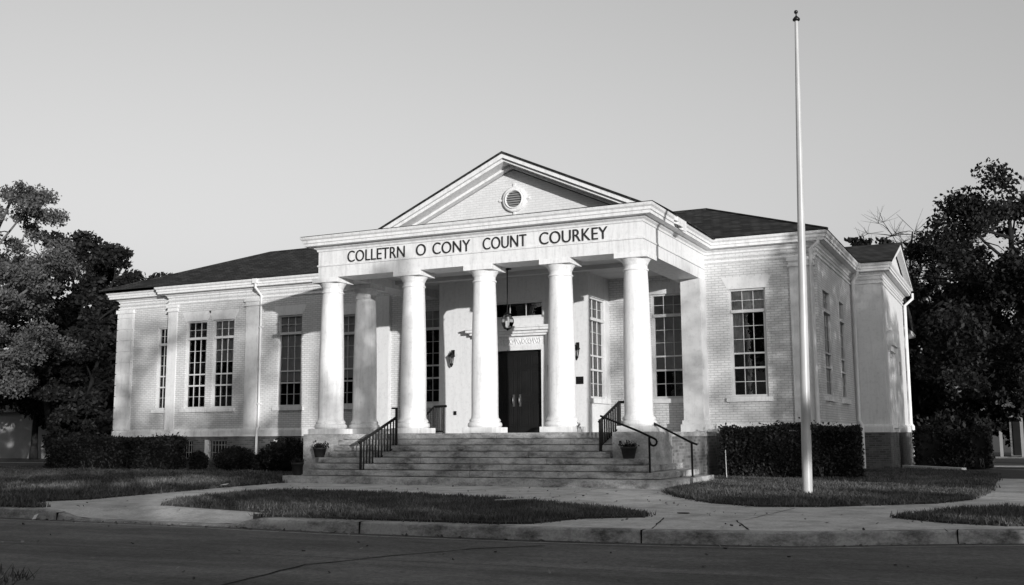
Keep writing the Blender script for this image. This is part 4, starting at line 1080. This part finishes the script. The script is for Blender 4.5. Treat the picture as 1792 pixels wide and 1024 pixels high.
tree('evergreen_tree', 'pointed evergreen rising above the right roof nearest the main ridge', (11.0,34,-.05), 11.9, 1.9, 1.5, 61, 9000, .14, 'leaf_dark', 'bark', .18, 16, grp=GB, conic=.8)
tree('evergreen_tree', 'second pointed evergreen beyond the roof, beside the bare tree', (12.1,33,-.05), 11.2, 2.2, 1.5, 62, 9000, .14, 'leaf_dark', 'bark', .18, 14, grp=GB, conic=.5)
tree('bare_tree', 'leafless tree of fine twigs beyond the right side gable', (13.2,37,-.05), 13.4, 3.3, 6, 63, 0, 0, 'leaf_dark', 'bark', .18, 10, grp=GB)
tree('broadleaf_tree', 'shaded leafy tree just right of the side gable', (14.9,32,-.05), 10.2, 1.9, 2, 64, 9000, .13, 'leaf_dark', 'bark', .2, 10, grp=GB)

# trees across the street, behind the camera: unseen, crowns shaped for the dappled evening shade they throw
GS = 'street trees across the road'
def unseen_tree(px, t, zf0, zf1, hw, opq, seed, lsize=.15, depth=3.0, mat='leaf_mid', label='unseen leafy tree across the road, crown shaped for the shade it casts'):
    """an airy, flat-topped street tree on the sun's side; its crown spans zf0..zf1 where its shade meets the facade"""
    x, y, lift = px+sd.x*t, D+sd.y*t, sd.z*t
    z0, z1 = zf0+lift, zf1+lift; rn = random.Random(seed)
    root = empty('unseen_tree', (x,y,-.15)); rt_ = Vector((math.cos(SUN_AZ),math.sin(SUN_AZ),0)); dp = Vector((math.sin(SUN_AZ),-math.cos(SUN_AZ),0))
    tr = MB(); tr.tube([(0,0,0),(.05,0,z0*.5),(0,.1,z0),(.1,0,(z0+z1)/2)], [.2,.16,.13,.04], 8)
    for k in range(9):
        e = rt_*hw*rn.uniform(-.9,.9)+dp*depth*rn.uniform(-.4,.4)+Vector((0,0,z0+(z1-z0)*rn.uniform(.2,.9))); tr.tube([(0,0,z0*rn.uniform(.8,1.0)), e*.55+Vector((0,0,z0*.42)), e], [.08,.05,.015], 5)
    tr.build('trunk', 'bark', root)
    n = int(-math.log(1-opq)*4*hw*(z1-z0)/2/(lsize**2*.55))
    pts = []; ph = rn.uniform(0,6)
    while len(pts) < n:
        a_, b_, c_ = rn.uniform(-1,1), rn.uniform(-1,1), rn.uniform(-1,1)
        if a_**4+b_**4+abs(c_)**3 > 1+.25*math.sin(a_*7+ph)+rn.gauss(0,.1): continue
        pts.append(tuple(rt_*hw*a_+dp*depth*.5*b_+Vector((0,0,(z0+z1)/2+(z1-z0)/2*c_+.12*math.sin(a_*5+ph)))))
    q = MB(); leaf_quads(q, pts, lsize, rn); q.build('crown', mat, root)
    tag(root, label, 'tree', GS)
# (place along the facade, distance, foot and top of its shade on the facade, half width, how much sun it stops)
for i, a_ in enumerate((
    (-14.0,64,-.75,2.5,4.6,.62), (-7.6,62,-.75,2.2,1.9,.55), (-22.5,66,-.7,2.4,4.0,.75),
    (-13.0,70,4.6,6.1,4.2,.42), (-7.6,68,2.9,6.0,1.3,.40),
    (-2.0,60,-1.3,.36,5.2,.93),
    (11.2,58,-.35,6.4,3.4,.40), (-3.55,58,.3,5.4,.5,.75),  # second one is a narrow crown added to shade the rear column
    (-5.5,48,-1.88,-1.38,4.4,.94), (4.2,44,-1.85,-1.28,3.0,.95), (-19,50,-1.42,-1.02,7.5,.94), (-19,50,-2.2,-1.92,7.5,.94),  # thin crown bands added to leave sunlit streaks on the lawns
    )): unseen_tree(*a_, 200+i)
unseen_tree(16.9, 26, -.8, 8.2, 3.6, .90, 231, .11, 5, label='unseen broad leafy tree placed to shade the right side of the courthouse')  # unseen, placed with the next one to dim the side wall
unseen_tree(22.4, 24, -.8, 7.4, 3.4, .82, 232, .11, 5, label='unseen broad leafy tree placed to shade the right side of the courthouse')
for i, (px, t, wd_, zf) in enumerate(((-24,68,15,-2.35), (-8.5,66,14,-2.3), (10.5,62,8,-1.9), (19.5,60,6,-1.3))):  # unseen houses, ridge heights set for the shade they throw
    hh = zf+sd.z*t; root = empty('unseen_house', (px+sd.x*t, D+sd.y*t,-.15), SUN_AZ)
    q = MB(); q.box(-wd_/2, wd_/2, -3, 3, 0, hh-1.6); q.build('wall', 'dark_brick', root)
    q = MB(); q.prism_x([(-3.4,hh-1.6),(3.4,hh-1.6),(0,hh)], -wd_/2-.3, wd_/2+.3); q.build('roof', 'house_shingle', root)
    for k in (-.3, .3): q = MB(); q.box(wd_*k-.5, wd_*k+.5, 2.98, 3.05, .9, 2.2); q.build('window', 'glass', root)
    q = MB(); q.box(-.5, .5, 2.98, 3.06, 0, 2.1); q.build('door', 'door', root)
    tag(root, 'unseen brick house across the road, its shingled ridge set for the shade it casts', 'house', 'unseen houses across the road')
# tall trees over the road to the left, mirrored in the window panes
for i in range(8):
    x, y = -62+i*9.5+(i%3)*1.5, -34-(i*7%5)*1.8
    tree('unseen_tree', 'tall dark street tree far along the road on the left', (x,y,-.15), 15.5+(i*5%4), 5.6, 1.5, 300+i, 8000, .36, 'leaf_dark', 'bark', .25, 9, grp=GS, clump=.26)

# ------------------------------------------------------------------ neighbouring houses
hs = empty('small_house', (-36,23,-.1))
q = MB(); q.box(-6, 6.2, 0, 6, 0, 3.0); q.build('wall', 'house_wall', hs)
q = MB(); q.prism_x([(-.6,3.0),(6.6,3.0),(3,5.0)], -6.4, 6.6); q.build('roof', 'house_shingle', hs)
q = MB(); q.box(3.5, 5.0, -.06, .02, .45, 2.4); q.build('window', 'dark', hs)
q = MB(); q.box(3.4, 5.1, -.12, -.061, .35, .449); q.box(4.2, 4.26, -.09, -.061, .45, 2.4); q.build('window_frame', 'trim', hs)
tag(hs, 'pale house glimpsed between the trunks of the left trees', 'house')
hs = empty('small_house', (19.6,33,-.05))
q = MB(); q.box(-1.9, 8, .9, 6.5, 0, 2.2); q.build('wall', 'dark_brick', hs)
q = MB(); q.prism_x([(-.5,2.12),(8,2.12),(3.75,4.9)], -2.75, 9); q.build('roof', 'house_shingle', hs)
q = MB(); q.box(-2.8, 9, -.56, -.5, 2.02, 2.2); q.box(-2.7, 9, -.38, .9, 2.06, 2.12); q.build('eave_board', 'house_wall', hs)
for x in (-2.3, -1.35, 2.2, 5): q = MB(); q.box(x-.07, x+.07, -.42, -.28, .1, 2.06); q.build('porch_post', 'house_wall', hs)
q = MB(); q.box(-2.6, 8, -.5, .9, 0, .1); q.build('porch_slab', 'dark_brick', hs)
q = MB(); q.box(-1.75, -.95, .84, .9, .15, 2.0); q.build('door', 'door', hs)
tag(hs, 'small shingle-roofed house with a posted porch at the right edge', 'house')
